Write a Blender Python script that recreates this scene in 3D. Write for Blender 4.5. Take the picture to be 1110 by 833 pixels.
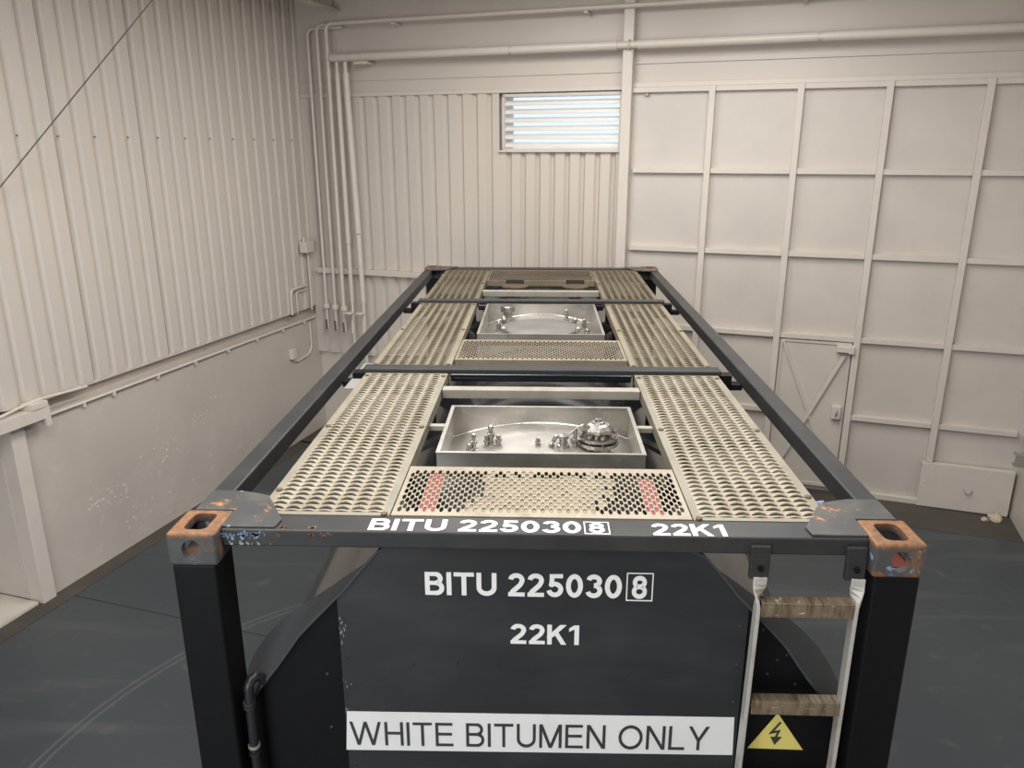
import bpy, bmesh, math, random
from mathutils import Vector, Matrix
random.seed(7)
S = bpy.context.scene
C = S.collection
for o in list(bpy.data.objects):
    bpy.data.objects.remove(o, do_unlink=True)
R = math.radians

# ------------------------------------------------------------------ camera
FPX = 842.06
cam = bpy.data.cameras.new('camera'); camo = bpy.data.objects.new('camera', cam); C.objects.link(camo)
cam.sensor_fit = 'HORIZONTAL'; cam.sensor_width = 36.0; cam.lens = FPX / 1110 * 36.0
cam.clip_start = 0.05; cam.clip_end = 200
rx, ry, rz = -0.294319379, 0.00121, 0.0359139981
Rm = Matrix.Rotation(rz, 3, 'Z') @ Matrix.Rotation(rx, 3, 'X') @ Matrix.Rotation(ry, 3, 'Y')
cx, cy, cz = Rm.col[0], Rm.col[2], -Rm.col[1]
M3 = Matrix((cx, cy, cz)).transposed()
camo.matrix_world = Matrix.Translation((-0.0104, -2.2297, 3.7851)) @ M3.to_4x4()
S.camera = camo

# ------------------------------------------------------------------ frames of the room
YB, YL = R(-17.444), R(-15.4)             # back wall and left wall directions
CORNER = Vector((-2.984, 8.080, 0.0))
def frame_point(yaw, x, y, z=0.0):
    return CORNER + Matrix.Rotation(yaw, 3, 'Z') @ Vector((x, y, z))
CEIL = 5.56

# ------------------------------------------------------------------ world, lights, exposure
S.view_settings.view_transform = 'Standard'
S.view_settings.look = 'None'
S.view_settings.gamma = 1.0
S.view_settings.use_curve_mapping = False
S.view_settings.exposure = 0.14
W = bpy.data.worlds.new('world'); S.world = W; W.use_nodes = True
bg = W.node_tree.nodes['Background']
bg.inputs['Color'].default_value = (0.78, 0.88, 1.0, 1); bg.inputs['Strength'].default_value = 1.05

def area(name, loc, rot, sx, sy, power, col):
    l = bpy.data.lights.new(name, 'AREA'); l.shape = 'RECTANGLE'; l.size = sx; l.size_y = sy
    l.energy = power; l.color = col
    o = bpy.data.objects.new(name, l); C.objects.link(o); o.location = loc; o.rotation_euler = rot
    return o
WARM = (1.0, 0.98, 0.95)
# roof lights in two rows under the ceiling
for (x, y) in ((3.3, -3.0), (5.6, -3.0), (3.3, -6.6), (5.6, -6.6), (4.4, -10.4)):
    p = frame_point(YB, x, y, CEIL - 0.12)
    area('roof_light', p, (0, 0, YB), 1.2, 2.8, 104, WARM)
# daylight from the open doorway behind the photographer
p = frame_point(YB, 4.2, -13.8, 2.2)
area('doorway_daylight', p, (R(90), 0, YB), 3.6, 3.8, 190, (0.92, 0.96, 1.0))

# ------------------------------------------------------------------ materials
def mat(name, col, rough=0.5, metal=0.0, noise=None, bump=None, spec=0.5, coat=0.0):
    """noise=(scale, colour2, low, high); bump=(scale, strength)"""
    m = bpy.data.materials.new(name); m.use_nodes = True
    nt = m.node_tree; b = nt.nodes['Principled BSDF']
    b.inputs['Base Color'].default_value = (*col, 1); b.inputs['Roughness'].default_value = rough
    b.inputs['Metallic'].default_value = metal; b.inputs['Specular IOR Level'].default_value = spec
    b.inputs['Coat Weight'].default_value = coat
    tc = nt.nodes.new('ShaderNodeTexCoord')
    m['tail'] = ''
    if noise:
        layers = noise if isinstance(noise, list) else [noise]
        prev = None
        for (sc, c2, lo, hi) in layers:
            n = nt.nodes.new('ShaderNodeTexNoise'); n.inputs['Detail'].default_value = 6; n.inputs['Roughness'].default_value = 0.6
            if isinstance(sc, tuple):
                mp = nt.nodes.new('ShaderNodeMapping'); mp.inputs['Scale'].default_value = sc
                nt.links.new(tc.outputs['Object'], mp.inputs['Vector']); nt.links.new(mp.outputs['Vector'], n.inputs['Vector'])
                n.inputs['Scale'].default_value = 1
            else:
                nt.links.new(tc.outputs['Object'], n.inputs['Vector']); n.inputs['Scale'].default_value = sc
            mr = nt.nodes.new('ShaderNodeMapRange'); mr.inputs['From Min'].default_value = lo; mr.inputs['From Max'].default_value = hi
            nt.links.new(n.outputs['Fac'], mr.inputs['Value'])
            mx = nt.nodes.new('ShaderNodeMix'); mx.data_type = 'RGBA'
            nt.links.new(mr.outputs['Result'], mx.inputs['Factor'])
            if prev is None: mx.inputs[6].default_value = (*col, 1)
            else: nt.links.new(prev, mx.inputs[6])
            mx.inputs[7].default_value = (*c2, 1)
            prev = mx.outputs[2]
        nt.links.new(prev, b.inputs['Base Color'])
    if bump:
        n = nt.nodes.new('ShaderNodeTexNoise'); n.inputs['Scale'].default_value = bump[0]; n.inputs['Detail'].default_value = 5
        nt.links.new(tc.outputs['Object'], n.inputs['Vector'])
        bp = nt.nodes.new('ShaderNodeBump'); bp.inputs['Strength'].default_value = bump[1]; bp.inputs['Distance'].default_value = 0.02
        nt.links.new(n.outputs['Fac'], bp.inputs['Height']); nt.links.new(bp.outputs['Normal'], b.inputs['Normal'])
    return m

WALLC = (0.60, 0.540, 0.480)
M = {}
M['clad'] = mat('cream_cladding_paint', WALLC, 0.42, noise=((0.7, 0.7, 0.35), (0.555, 0.505, 0.455), 0.35, 0.75))
M['sheet'] = mat('cream_sheet_paint', (0.585, 0.535, 0.482), 0.45, noise=[(1.2, (0.520, 0.475, 0.433), 0.42, 0.72), (6.0, (0.550, 0.505, 0.452), 0.55, 0.8)], bump=(3, 0.04))
M['plaster'] = mat('cream_plaster_paint', (0.560, 0.505, 0.447), 0.36, noise=[(0.9, (0.490, 0.440, 0.389), 0.4, 0.7), (7, (0.590, 0.535, 0.477), 0.6, 0.72)], bump=(9, 0.18))
M['trim'] = mat('cream_steel_paint', (0.620, 0.564, 0.507), 0.4, noise=(4, (0.570, 0.515, 0.458), 0.5, 0.8))
M['pipe'] = mat('cream_pipe_paint', (0.640, 0.584, 0.521), 0.35, noise=(6, (0.570, 0.515, 0.452), 0.55, 0.8))
M['ceil'] = mat('grey_roof_sheet', (0.50, 0.47, 0.43), 0.6)
M['louver'] = mat('white_louver_paint', (0.74, 0.70, 0.66), 0.4)
M['rope'] = mat('dark_wire_rope', (0.13, 0.112, 0.098), 0.5, 0.3)
M['lap'] = mat('mid_brown_lap_line', (0.27, 0.24, 0.21), 0.6)  # plain mid-brown for the thin lines along the sheet overlaps
M['hole'] = mat('dark_gap', (0.02, 0.018, 0.016), 0.8)
M['black'] = mat('black_frame_paint', (0.007, 0.007, 0.008), 0.42, noise=(14, (0.009, 0.009, 0.009), 0.5, 0.75), bump=(60, 0.02), spec=0.12)
M['black_old'] = mat('worn_black_paint', (0.030, 0.030, 0.031), 0.42, spec=0.25, noise=[(5, (0.046, 0.045, 0.044), 0.45, 0.75), (38, (0.30, 0.13, 0.05), 0.73, 0.77)])
M['bluescuff'] = mat('pale_blue_scuff', (0.17, 0.24, 0.36), 0.5)
M['rustspot'] = mat('rust_spot', (0.16, 0.075, 0.035), 0.6)
M['skirt'] = mat('dull_black_skirt_paint', (0.054, 0.060, 0.070), 0.6, noise=(6, (0.068, 0.073, 0.081), 0.45, 0.75), spec=0.12)
M['tank'] = mat('black_tank_cladding', (0.022, 0.022, 0.023), 0.13, spec=0.7,  noise=(3, (0.032, 0.032, 0.033), 0.45, 0.7))
M['panel'] = mat('black_end_sheet', (0.026, 0.027, 0.029), 0.36, spec=0.35, noise=[((2.2, 2.2, 5), (0.042, 0.043, 0.045), 0.45, 0.75), (90, (0.20, 0.20, 0.20), 0.79, 0.81)])
M['rubber'] = mat('black_rubber', (0.018, 0.018, 0.02), 0.35)
M['white'] = mat('white_vinyl_lettering', (0.80, 0.80, 0.79), 0.4)
M['sticker'] = mat('white_sticker_vinyl', (0.74, 0.74, 0.74), 0.35, noise=(5, (0.68, 0.68, 0.68), 0.5, 0.8))
M['ink'] = mat('dark_grey_ink', (0.035, 0.033, 0.035), 0.5)
M['yellow'] = mat('yellow_warning_vinyl', (0.70, 0.60, 0.17), 0.4, noise=(20, (0.62, 0.53, 0.14), 0.5, 0.8))
M['stainless'] = mat('stainless_steel', (0.52, 0.495, 0.455), 0.34, 0.8, noise=[((3, 3, 5), (0.34, 0.325, 0.30), 0.42, 0.68), (11, (0.62, 0.60, 0.56), 0.56, 0.74), (40, (0.30, 0.26, 0.21), 0.70, 0.82)], bump=(30, 0.03))
M['lid'] = mat('dull_stainless_lid', (0.33, 0.315, 0.29), 0.42, 0.8, noise=[(5, (0.24, 0.225, 0.20), 0.42, 0.7)])
M['polished'] = mat('polished_fitting_steel', (0.418, 0.403, 0.382), 0.27, 0.92, noise=(35, (0.216, 0.202, 0.180), 0.5, 0.75))
M['galv'] = mat('dirty_galvanised_steel', (0.322, 0.301, 0.260), 0.5, 0.25, noise=[(7, (0.248, 0.223, 0.180), 0.45, 0.75), (45, (0.161, 0.130, 0.093), 0.68, 0.8)])
M['stair'] = mat('dirty_ladder_steel', (0.493, 0.476, 0.442), 0.42, 0.25, noise=[(9, (0.340, 0.297, 0.238), 0.5, 0.72), (30, (0.493, 0.476, 0.451), 0.62, 0.75)])
M['rung'] = mat('rusty_brown_rung', (0.221, 0.174, 0.119), 0.5, 0.3, noise=[((40, 6, 9), (0.111, 0.076, 0.047), 0.42, 0.62), ((22, 22, 60), (0.510, 0.476, 0.425), 0.60, 0.70), (11, (0.093, 0.170, 0.340), 0.72, 0.76)])
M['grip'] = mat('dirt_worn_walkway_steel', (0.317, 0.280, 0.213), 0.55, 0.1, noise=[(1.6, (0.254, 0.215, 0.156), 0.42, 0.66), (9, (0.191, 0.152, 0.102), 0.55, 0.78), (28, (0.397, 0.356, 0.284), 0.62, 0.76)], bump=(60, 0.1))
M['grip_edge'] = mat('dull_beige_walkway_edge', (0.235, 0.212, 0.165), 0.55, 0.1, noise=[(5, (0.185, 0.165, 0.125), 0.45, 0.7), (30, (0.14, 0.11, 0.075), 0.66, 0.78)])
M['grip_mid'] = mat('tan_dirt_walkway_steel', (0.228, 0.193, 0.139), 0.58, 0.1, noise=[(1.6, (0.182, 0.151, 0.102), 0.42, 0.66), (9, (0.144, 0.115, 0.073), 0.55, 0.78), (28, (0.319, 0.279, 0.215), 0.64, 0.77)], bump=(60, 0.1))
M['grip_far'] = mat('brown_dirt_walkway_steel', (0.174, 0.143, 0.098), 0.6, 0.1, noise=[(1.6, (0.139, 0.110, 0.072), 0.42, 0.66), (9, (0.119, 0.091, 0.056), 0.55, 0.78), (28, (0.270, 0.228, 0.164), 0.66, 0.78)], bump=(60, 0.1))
M['bolt'] = mat('rusty_bolt_head', (0.138, 0.090, 0.048), 0.6, 0.3)
M['rustdisc'] = mat('rust_brown_cover', (0.121, 0.083, 0.050), 0.65, 0.2, noise=(12, (0.066, 0.047, 0.033), 0.45, 0.7))
M['bluebar'] = mat('blue_black_bar_paint', (0.030, 0.036, 0.055), 0.25)
M['light_plate'] = mat('grey_steel_plate', (0.294, 0.287, 0.273), 0.45, 0.3)
M['dirtfill'] = mat('dried_dirt', (0.276, 0.234, 0.168), 0.9, noise=(30, (0.180, 0.144, 0.096), 0.45, 0.7))
M['redfill'] = mat('red_marking_paint', (0.198, 0.028, 0.025), 0.55, noise=(25, (0.231, 0.077, 0.061), 0.6, 0.75))
M['strip'] = mat('bare_brown_floor_edge', (0.060, 0.052, 0.044), 0.55, noise=(3, (0.085, 0.074, 0.06), 0.45, 0.75))
M['rubble'] = mat('crumbled_plaster', (0.52, 0.44, 0.33), 0.9, noise=(14, (0.30, 0.21, 0.12), 0.5, 0.7), bump=(20, 0.8))
M['sill'] = mat('white_rough_concrete', (0.60, 0.55, 0.48), 0.7, noise=(6, (0.46, 0.41, 0.35), 0.5, 0.75), bump=(12, 0.3))
M['bluedrop'] = mat('blue_paint_bolt', (0.10, 0.16, 0.32), 0.4, 0.3)
M['redin'] = mat('red_paint_inside', (0.150, 0.036, 0.024), 0.5, noise=(20, (0.025, 0.042, 0.120), 0.55, 0.6))

def casting_mat():
    m = bpy.data.materials.new('rust_worn_casting_paint'); m.use_nodes = True
    nt = m.node_tree; b = nt.nodes['Principled BSDF']; L = nt.links.new
    tc = nt.nodes.new('ShaderNodeTexCoord')
    def noise(s, lo, hi, d=6):
        n = nt.nodes.new('ShaderNodeTexNoise'); n.inputs['Scale'].default_value = s; n.inputs['Detail'].default_value = d
        L(tc.outputs['Object'], n.inputs['Vector'])
        r = nt.nodes.new('ShaderNodeMapRange'); r.inputs['From Min'].default_value = lo; r.inputs['From Max'].default_value = hi
        L(n.outputs['Fac'], r.inputs['Value']); return r.outputs['Result']
    def mix(f, a, c):
        x = nt.nodes.new('ShaderNodeMix'); x.data_type = 'RGBA'; L(f, x.inputs['Factor'])
        if isinstance(a, tuple): x.inputs[6].default_value = (*a, 1)
        else: L(a, x.inputs[6])
        x.inputs[7].default_value = (*c, 1) if isinstance(c, tuple) else (0, 0, 0, 1)
        if not isinstance(c, tuple): L(c, x.inputs[7])
        return x.outputs[2]
    def mth(op, a, v):
        x = nt.nodes.new('ShaderNodeMath'); x.operation = op; x.use_clamp = True
        for i, q in enumerate((a, v)):
            if isinstance(q, (int, float)): x.inputs[i].default_value = q
            else: L(q, x.inputs[i])
        return x.outputs[0]
    rust = mix(noise(24, .4, .7), (0.235, 0.108, 0.04), (0.13, 0.058, 0.028)); rust = mix(noise(34, .52, .68), rust, (0.07, 0.045, 0.035))
    paint = mix(noise(9, .45, .7), (0.052, 0.052, 0.054), (0.08, 0.077, 0.074))
    paint = mix(noise(17, .62, .66), paint, (0.20, 0.30, 0.46))
    # wear from lifting gear: the flat top is rubbed to rust, the sides only in patches
    sep = nt.nodes.new('ShaderNodeSeparateXYZ'); L(tc.outputs['Object'], sep.inputs[0])
    top = nt.nodes.new('ShaderNodeMapRange'); L(sep.outputs['Z'], top.inputs['Value'])
    top.inputs['From Min'].default_value = -0.022; top.inputs['From Max'].default_value = -0.004
    f = mth('MAXIMUM', mth('MULTIPLY', top.outputs['Result'], noise(11, .18, .38)), noise(13, .56, .66))
    L(mix(f, paint, rust), b.inputs['Base Color']); b.inputs['Roughness'].default_value = 0.6
    bp = nt.nodes.new('ShaderNodeBump'); bp.inputs['Strength'].default_value = 0.35; bp.inputs['Distance'].default_value = 0.006
    n = nt.nodes.new('ShaderNodeTexNoise'); n.inputs['Scale'].default_value = 45; L(tc.outputs['Object'], n.inputs['Vector'])
    L(n.outputs['Fac'], bp.inputs['Height']); L(bp.outputs['Normal'], b.inputs['Normal'])
    return m
M['casting'] = casting_mat()

def gusset_mat():
    m = mat('worn_gusset_paint', (0.046, 0.046, 0.047), 0.45,
            noise=[(6, (0.085, 0.08, 0.07), 0.45, 0.75), (14, (0.36, 0.16, 0.06), 0.60, 0.66), (26, (0.24, 0.34, 0.50), 0.68, 0.71)])
    return m
M['gusset'] = gusset_mat()

def floor_mat():
    m = bpy.data.materials.new('grey_blue_floor_paint'); m.use_nodes = True
    nt = m.node_tree; b = nt.nodes['Principled BSDF']; L = nt.links.new
    tc = nt.nodes.new('ShaderNodeTexCoord')
    def noise(s, lo, hi, vec=None):
        n = nt.nodes.new('ShaderNodeTexNoise'); n.inputs['Detail'].default_value = 6
        if isinstance(s, tuple):
            mp = nt.nodes.new('ShaderNodeMapping'); mp.inputs['Scale'].default_value = s; mp.inputs['Rotation'].default_value = (0, 0, 0.5)
            L(tc.outputs['Object'], mp.inputs['Vector']); L(mp.outputs['Vector'], n.inputs['Vector']); n.inputs['Scale'].default_value = 1
        else:
            n.inputs['Scale'].default_value = s; L(tc.outputs['Object'], n.inputs['Vector'])
        r = nt.nodes.new('ShaderNodeMapRange'); r.inputs['From Min'].default_value = lo; r.inputs['From Max'].default_value = hi
        L(n.outputs['Fac'], r.inputs['Value']); return r.outputs['Result']
    def mix(f, a, c):
        x = nt.nodes.new('ShaderNodeMix'); x.data_type = 'RGBA'; L(f, x.inputs['Factor'])
        if isinstance(a, tuple): x.inputs[6].default_value = (*a, 1)
        else: L(a, x.inputs[6])
        x.inputs[7].default_value = (*c, 1); return x.outputs[2]
    c = mix(noise(0.55, .35, .7), (0.038, 0.049, 0.057), (0.052, 0.061, 0.067))
    c = mix(noise((0.5, 4.0, 1), .55, .8), c, (0.085, 0.09, 0.092))
    c = mix(noise(5, .62, .8), c, (0.09, 0.092, 0.09))
    # faint pale tyre arcs
    def ring(cx_, cy_, r, w):
        vm = nt.nodes.new('ShaderNodeVectorMath'); vm.operation = 'DISTANCE'; vm.inputs[1].default_value = (cx_, cy_, 0)
        L(tc.outputs['Object'], vm.inputs[0])
        s = nt.nodes.new('ShaderNodeMath'); s.operation = 'SUBTRACT'; L(vm.outputs['Value'], s.inputs[0]); s.inputs[1].default_value = r
        a = nt.nodes.new('ShaderNodeMath'); a.operation = 'ABSOLUTE'; L(s.outputs[0], a.inputs[0])
        r_ = nt.nodes.new('ShaderNodeMapRange'); r_.inputs['From Min'].default_value = w; r_.inputs['From Max'].default_value = w * 0.3
        r_.inputs['To Max'].default_value = 0.55
        L(a.outputs[0], r_.inputs['Value']); return r_.outputs['Result']
    for r in (2.40, 2.46):
        c = mix(ring(-0.55, 1.35, r + 0.25, 0.018), c, (0.11, 0.115, 0.115))
    L(c, b.inputs['Base Color'])
    L(noise(3, .3, .7), b.inputs['Roughness'])
    mr = nt.nodes.new('ShaderNodeMapRange'); mr.inputs['To Min'].default_value = 0.28; mr.inputs['To Max'].default_value = 0.42
    L(noise(1.4, .3, .7), mr.inputs['Value']); L(mr.outputs['Result'], b.inputs['Roughness'])
    bp = nt.nodes.new('ShaderNodeBump'); bp.inputs['Strength'].default_value = 0.05; bp.inputs['Distance'].default_value = 0.02
    n = nt.nodes.new('ShaderNodeTexNoise'); n.inputs['Scale'].default_value = 14; L(tc.outputs['Object'], n.inputs['Vector'])
    L(n.outputs['Fac'], bp.inputs['Height']); L(bp.outputs['Normal'], b.inputs['Normal'])
    return m
M['floor'] = floor_mat()

# ------------------------------------------------------------------ mesh helpers
class MB:
    def __init__(self): self.v = []; self.f = []; self.m = []
    def add(self, vs, fs, mi=0):
        o = len(self.v); self.v += [tuple(v) for v in vs]
        for f in fs: self.f.append([i + o for i in f]); self.m.append(mi)
        return self
    def box(self, x0, x1, y0, y1, z0, z1, mi=0):
        vs = [(x, y, z) for z in (z0, z1) for y in (y0, y1) for x in (x0, x1)]
        return self.add(vs, [(0, 2, 3, 1), (4, 5, 7, 6), (0, 1, 5, 4), (2, 6, 7, 3), (0, 4, 6, 2), (1, 3, 7, 5)], mi)
    def prism(self, poly, axis, a, b, mi=0):
        """poly of 2-D points swept along axis from a to b (axis 'x': (y,z); 'y': (x,z); 'z': (x,y))"""
        def P(p, t):
            return {'x': (t, p[0], p[1]), 'y': (p[0], t, p[1]), 'z': (p[0], p[1], t)}[axis]
        n = len(poly)
        vs = [P(p, a) for p in poly] + [P(p, b) for p in poly]
        fs = [tuple(range(n)), tuple(range(2 * n - 1, n - 1, -1))] + [(i, i + n, (i + 1) % n + n, (i + 1) % n) for i in range(n)]
        return self.add(vs, fs, mi)
    def bar(self, p0, p1, w, h, up=(0, 0, 1), mi=0):
        p0, p1 = Vector(p0), Vector(p1); d = (p1 - p0).normalized(); u = Vector(up)
        s = d.cross(u).normalized(); u = s.cross(d).normalized()
        vs = [p + s * a * w / 2 + u * b * h / 2 for p in (p0, p1) for a, b in ((-1, -1), (1, -1), (1, 1), (-1, 1))]
        return self.add(vs, [(0, 1, 2, 3), (7, 6, 5, 4), (0, 4, 5, 1), (1, 5, 6, 2), (2, 6, 7, 3), (3, 7, 4, 0)], mi)
    def tube(self, pts, r, n=12, mi=0, caps=True):
        pts = [Vector(p) for p in pts]; k = len(pts); rs = r if isinstance(r, (list, tuple)) else [r] * k
        rings = []; prev = None
        for i in range(k):
            d = (pts[min(i + 1, k - 1)] - pts[max(i - 1, 0)]).normalized()
            if prev is None:
                a = d.orthogonal().normalized()
            else:
                a = (prev - d * prev.dot(d)).normalized()
            prev = a; b = d.cross(a)
            rings.append([pts[i] + (a * math.cos(t) + b * math.sin(t)) * rs[i] for t in [2 * math.pi * j / n for j in range(n)]])
        vs = [v for r_ in rings for v in r_]
        fs = [(i * n + j, i * n + (j + 1) % n, (i + 1) * n + (j + 1) % n, (i + 1) * n + j) for i in range(k - 1) for j in range(n)]
        if caps: fs += [tuple(range(n))[::-1], tuple(range((k - 1) * n, k * n))]
        return self.add(vs, fs, mi)
    def lathe(self, prof, c=(0, 0, 0), n=24, mi=0):
        """prof: (radius, z) pairs about a vertical axis at c"""
        vs = [(c[0] + r * math.cos(2 * math.pi * j / n), c[1] + r * math.sin(2 * math.pi * j / n), c[2] + z) for r, z in prof for j in range(n)]
        k = len(prof)
        fs = [(i * n + j, i * n + (j + 1) % n, (i + 1) * n + (j + 1) % n, (i + 1) * n + j) for i in range(k - 1) for j in range(n)]
        fs += [tuple(range(n))[::-1], tuple(range((k - 1) * n, k * n))]
        return self.add(vs, fs, mi)
    def build(self, name, mats, parent=None, bevel=0.0, smooth=False, loc=None, rotz=0.0, seg=2):
        me = bpy.data.meshes.new(name); me.from_pydata(self.v, [], self.f)
        for m in (mats if isinstance(mats, list) else [mats]): me.materials.append(m)
        me.polygons.foreach_set('material_index', self.m)
        bm = bmesh.new(); bm.from_mesh(me); bmesh.ops.recalc_face_normals(bm, faces=bm.faces); bm.to_mesh(me); bm.free()
        if smooth:
            me.shade_smooth(); me.set_sharp_from_angle(angle=R(38))
        o = bpy.data.objects.new(name, me); C.objects.link(o)
        if parent: o.parent = parent
        if loc is not None: o.location = loc
        o.rotation_euler.z = rotz
        if bevel:
            b = o.modifiers.new('bevel', 'BEVEL'); b.width = bevel; b.segments = seg; b.limit_method = 'ANGLE'; b.angle_limit = R(40)
        return o

def tag(o, label=None, cat=None, group=None, kind=None):
    if label: o['label'] = label
    if cat: o['category'] = cat
    if group: o['group'] = group
    if kind: o['kind'] = kind
    return o
def empty(name, loc, rotz=0.0):
    o = bpy.data.objects.new(name, None); C.objects.link(o); o.location = loc; o.rotation_euler.z = rotz
    o.empty_display_size = 0.1
    return o
def arc(c, r, a0, a1, n, plane='xz', fixed=0.0):
    out = []
    for i in range(n + 1):
        a = a0 + (a1 - a0) * i / n
        out.append((c[0] + r * math.cos(a), c[1] + r * math.sin(a)))
    return out
def bend(pts, r, n=6):
    """round the corners of a polyline"""
    pts = [Vector(p) for p in pts]; out = [pts[0]]
    for i in range(1, len(pts) - 1):
        a, b, c = pts[i - 1], pts[i], pts[i + 1]
        d0 = (a - b).normalized(); d1 = (c - b).normalized()
        p0, p1 = b + d0 * r, b + d1 * r
        for k in range(n + 1):
            t = k / n
            out.append(p0.lerp(b, t).lerp(b.lerp(p1, t), t))
    out.append(pts[-1]); return out
def boolean_diff(base, cutters):
    for c in cutters:
        m = base.modifiers.new('cut', 'BOOLEAN'); m.operation = 'DIFFERENCE'; m.object = c; m.solver = 'EXACT'
    dg = bpy.context.evaluated_depsgraph_get(); dg.update()
    me = bpy.data.meshes.new_from_object(base.evaluated_get(dg))
    base.modifiers.clear(); base.data = me
    for c in cutters: bpy.data.objects.remove(c, do_unlink=True)
def glyph(ch, t):
    """strokes of a grotesque capital or figure, cap height 1; t = stroke width. Returns (width, [outline polygons])"""
    h = t / 2; P = []
    def strip(pts):
        n = len(pts); l, r = [], []
        for i in range(n):
            a, b = pts[max(i - 1, 0)], pts[min(i + 1, n - 1)]
            dx, dy = b[0] - a[0], b[1] - a[1]; d = math.hypot(dx, dy); nx, ny = -dy / d * h, dx / d * h
            l.append((pts[i][0] + nx, pts[i][1] + ny)); r.append((pts[i][0] - nx, pts[i][1] - ny))
        for i in range(n - 1): P.append([l[i], l[i + 1], r[i + 1], r[i]])
    def ell(cx_, cy_, rx_, ry_, a0, a1, n=20):
        return [(cx_ + rx_ * math.cos(R(a0 + (a1 - a0) * i / n)), cy_ + ry_ * math.sin(R(a0 + (a1 - a0) * i / n))) for i in range(n + 1)]
    def V(x, y0=0, y1=1): P.append([(x - h, y0), (x + h, y0), (x + h, y1), (x - h, y1)])
    def H(y, x0, x1): P.append([(x0, y - h * .88), (x1, y - h * .88), (x1, y + h * .88), (x0, y + h * .88)])
    def D(x0, y0, x1, y1, k=1.0):
        d = math.hypot(x1 - x0, y1 - y0); wx = h * d / abs(y1 - y0) * k
        P.append([(x0 - wx, y0), (x0 + wx, y0), (x1 + wx, y1), (x1 - wx, y1)])
    T, B = 1 - h * .88, h * .88; mid = 0.53
    if ch == 'I': w = t; V(h)
    elif ch == 'T': w = .82; V(w / 2); H(T, 0, w)
    elif ch == 'L': w = .68; V(h); H(B, 0, w)
    elif ch == 'E': w = .76; V(h); H(T, 0, w - .02); H(B, 0, w); H(.52, 0, w - .05)
    elif ch == 'H': w = .80; V(h); V(w - h); H(.53, 0, w)
    elif ch == 'U':
        w = .81; r_ = w / 2 - h; V(h, .36, 1); V(w - h, .36, 1); strip(ell(w / 2, .36, r_, .36 - h, 180, 360))
    elif ch == 'B':
        w = .78; V(h)
        for (y0, y1, x) in ((mid, T, w - .05), (B, mid, w)):
            ry_ = (y1 - y0) / 2; cx_ = x - h - ry_ * 1.05
            H(y0, h, cx_); H(y1, h, cx_); strip(ell(cx_, (y0 + y1) / 2, ry_ * 1.05, ry_, -90, 90))
    elif ch == 'O': w = 1.02; strip(ell(w / 2, .5, w / 2 - h, .5 - h + .015, 0, 360, 40))
    elif ch == '0': w = .68; strip(ell(w / 2, .5, w / 2 - h, .5 - h + .01, 0, 360, 36))
    elif ch in '38':
        w = .68; ya, yb = (T + mid) / 2, (B + mid) / 2; ra, rb_ = (T - mid) / 2, (mid - B) / 2; a0, a1 = (0, 360) if ch == '8' else (165, -90); b0, b1 = (0, 360) if ch == '8' else (90, -165)
        strip(ell(w / 2, ya, w / 2 - h - .025, ra, a0, a1, 28)); strip(ell(w / 2, yb, w / 2 - h, rb_, b0, b1, 28))
    elif ch == '2':
        w = .68; ry_ = .28 - h + .02; e = ell(w / 2, T - ry_, w / 2 - h - .01, ry_, 172, -28, 20)
        x, y = e[-1]
        strip(e + [(x - .045, y - .10), (x - .14, y - .20), (h + .10, .22), (h + .02, B)]); H(B, 0.01, w)
    elif ch == '5':
        w = .68; H(T, .12, w - .03); D(.12 + h * .7, .46, .15 + h * .9, 1.0, .95); strip(ell(w / 2 - .01, .335, w / 2 - h, .335 - h, 140, -168, 26))
    elif ch == '1':
        w = .42; V(w - h); P.append([(0, .66), (0, .83), (w - 2 * h, 1.0), (w - h, 1.0), (w - h, .88), (w - 2 * h + .001, .80)])
    elif ch == 'K': w = .82; V(h); D(w - h * 1.5, 1, h, .36, 1.0); D(w - h * 1.25, 0, .36, .62, 1.0)
    elif ch == 'W':
        w = 1.36; a = h * 1.05
        D(a, 1, w * .27, 0); D(w * .5, 1, w * .27, 0); D(w * .5, 1, w * .73, 0); D(w - a, 1, w * .73, 0)
    elif ch == 'M': w = .96; V(h); V(w - h); D(h * 1.2, 1, w / 2, 0); D(w - h * 1.2, 1, w / 2, 0)
    elif ch == 'N': w = .80; V(h); V(w - h); D(h * 1.15, 1, w - h * 1.15, 0)
    elif ch == 'Y': w = .86; V(w / 2, 0, .46); D(h * 1.1, 1, w / 2, .40); D(w - h * 1.1, 1, w / 2, .40)
    else: w = .26
    return w, P
def text_mesh(name, body, x0, x1, z0, z1, place, m, parent, bold=0.2, thick=0.0015, gap=0.10):
    """lettering set to fill the box x0..x1 by z0..z1; place(u, w, t) gives the 3-D point"""
    x = 0.0; words = [[]]
    for ch in body:
        w, P = glyph(ch, bold)
        if ch == ' ': words.append([])
        words[-1] += [[(x + a, b) for a, b in p] for p in P]; x += w + gap
    x -= gap; o = None
    for polys in words:
        mb = MB()
        for i_, p in enumerate(polys):
            dt = (i_ % 9) * 6e-5
            q = [(x0 + a / x * (x1 - x0), z0 + b * (z1 - z0)) for a, b in p]; k = len(q)
            vs = [place(a, b, 0) for a, b in q] + [place(a, b, thick + dt) for a, b in q]
            mb.add(vs, [tuple(range(k)), tuple(range(2 * k - 1, k - 1, -1))] + [(i, (i + 1) % k, (i + 1) % k + k, i + k) for i in range(k)])
        o = mb.build(name, m, parent)
    return o

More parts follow.
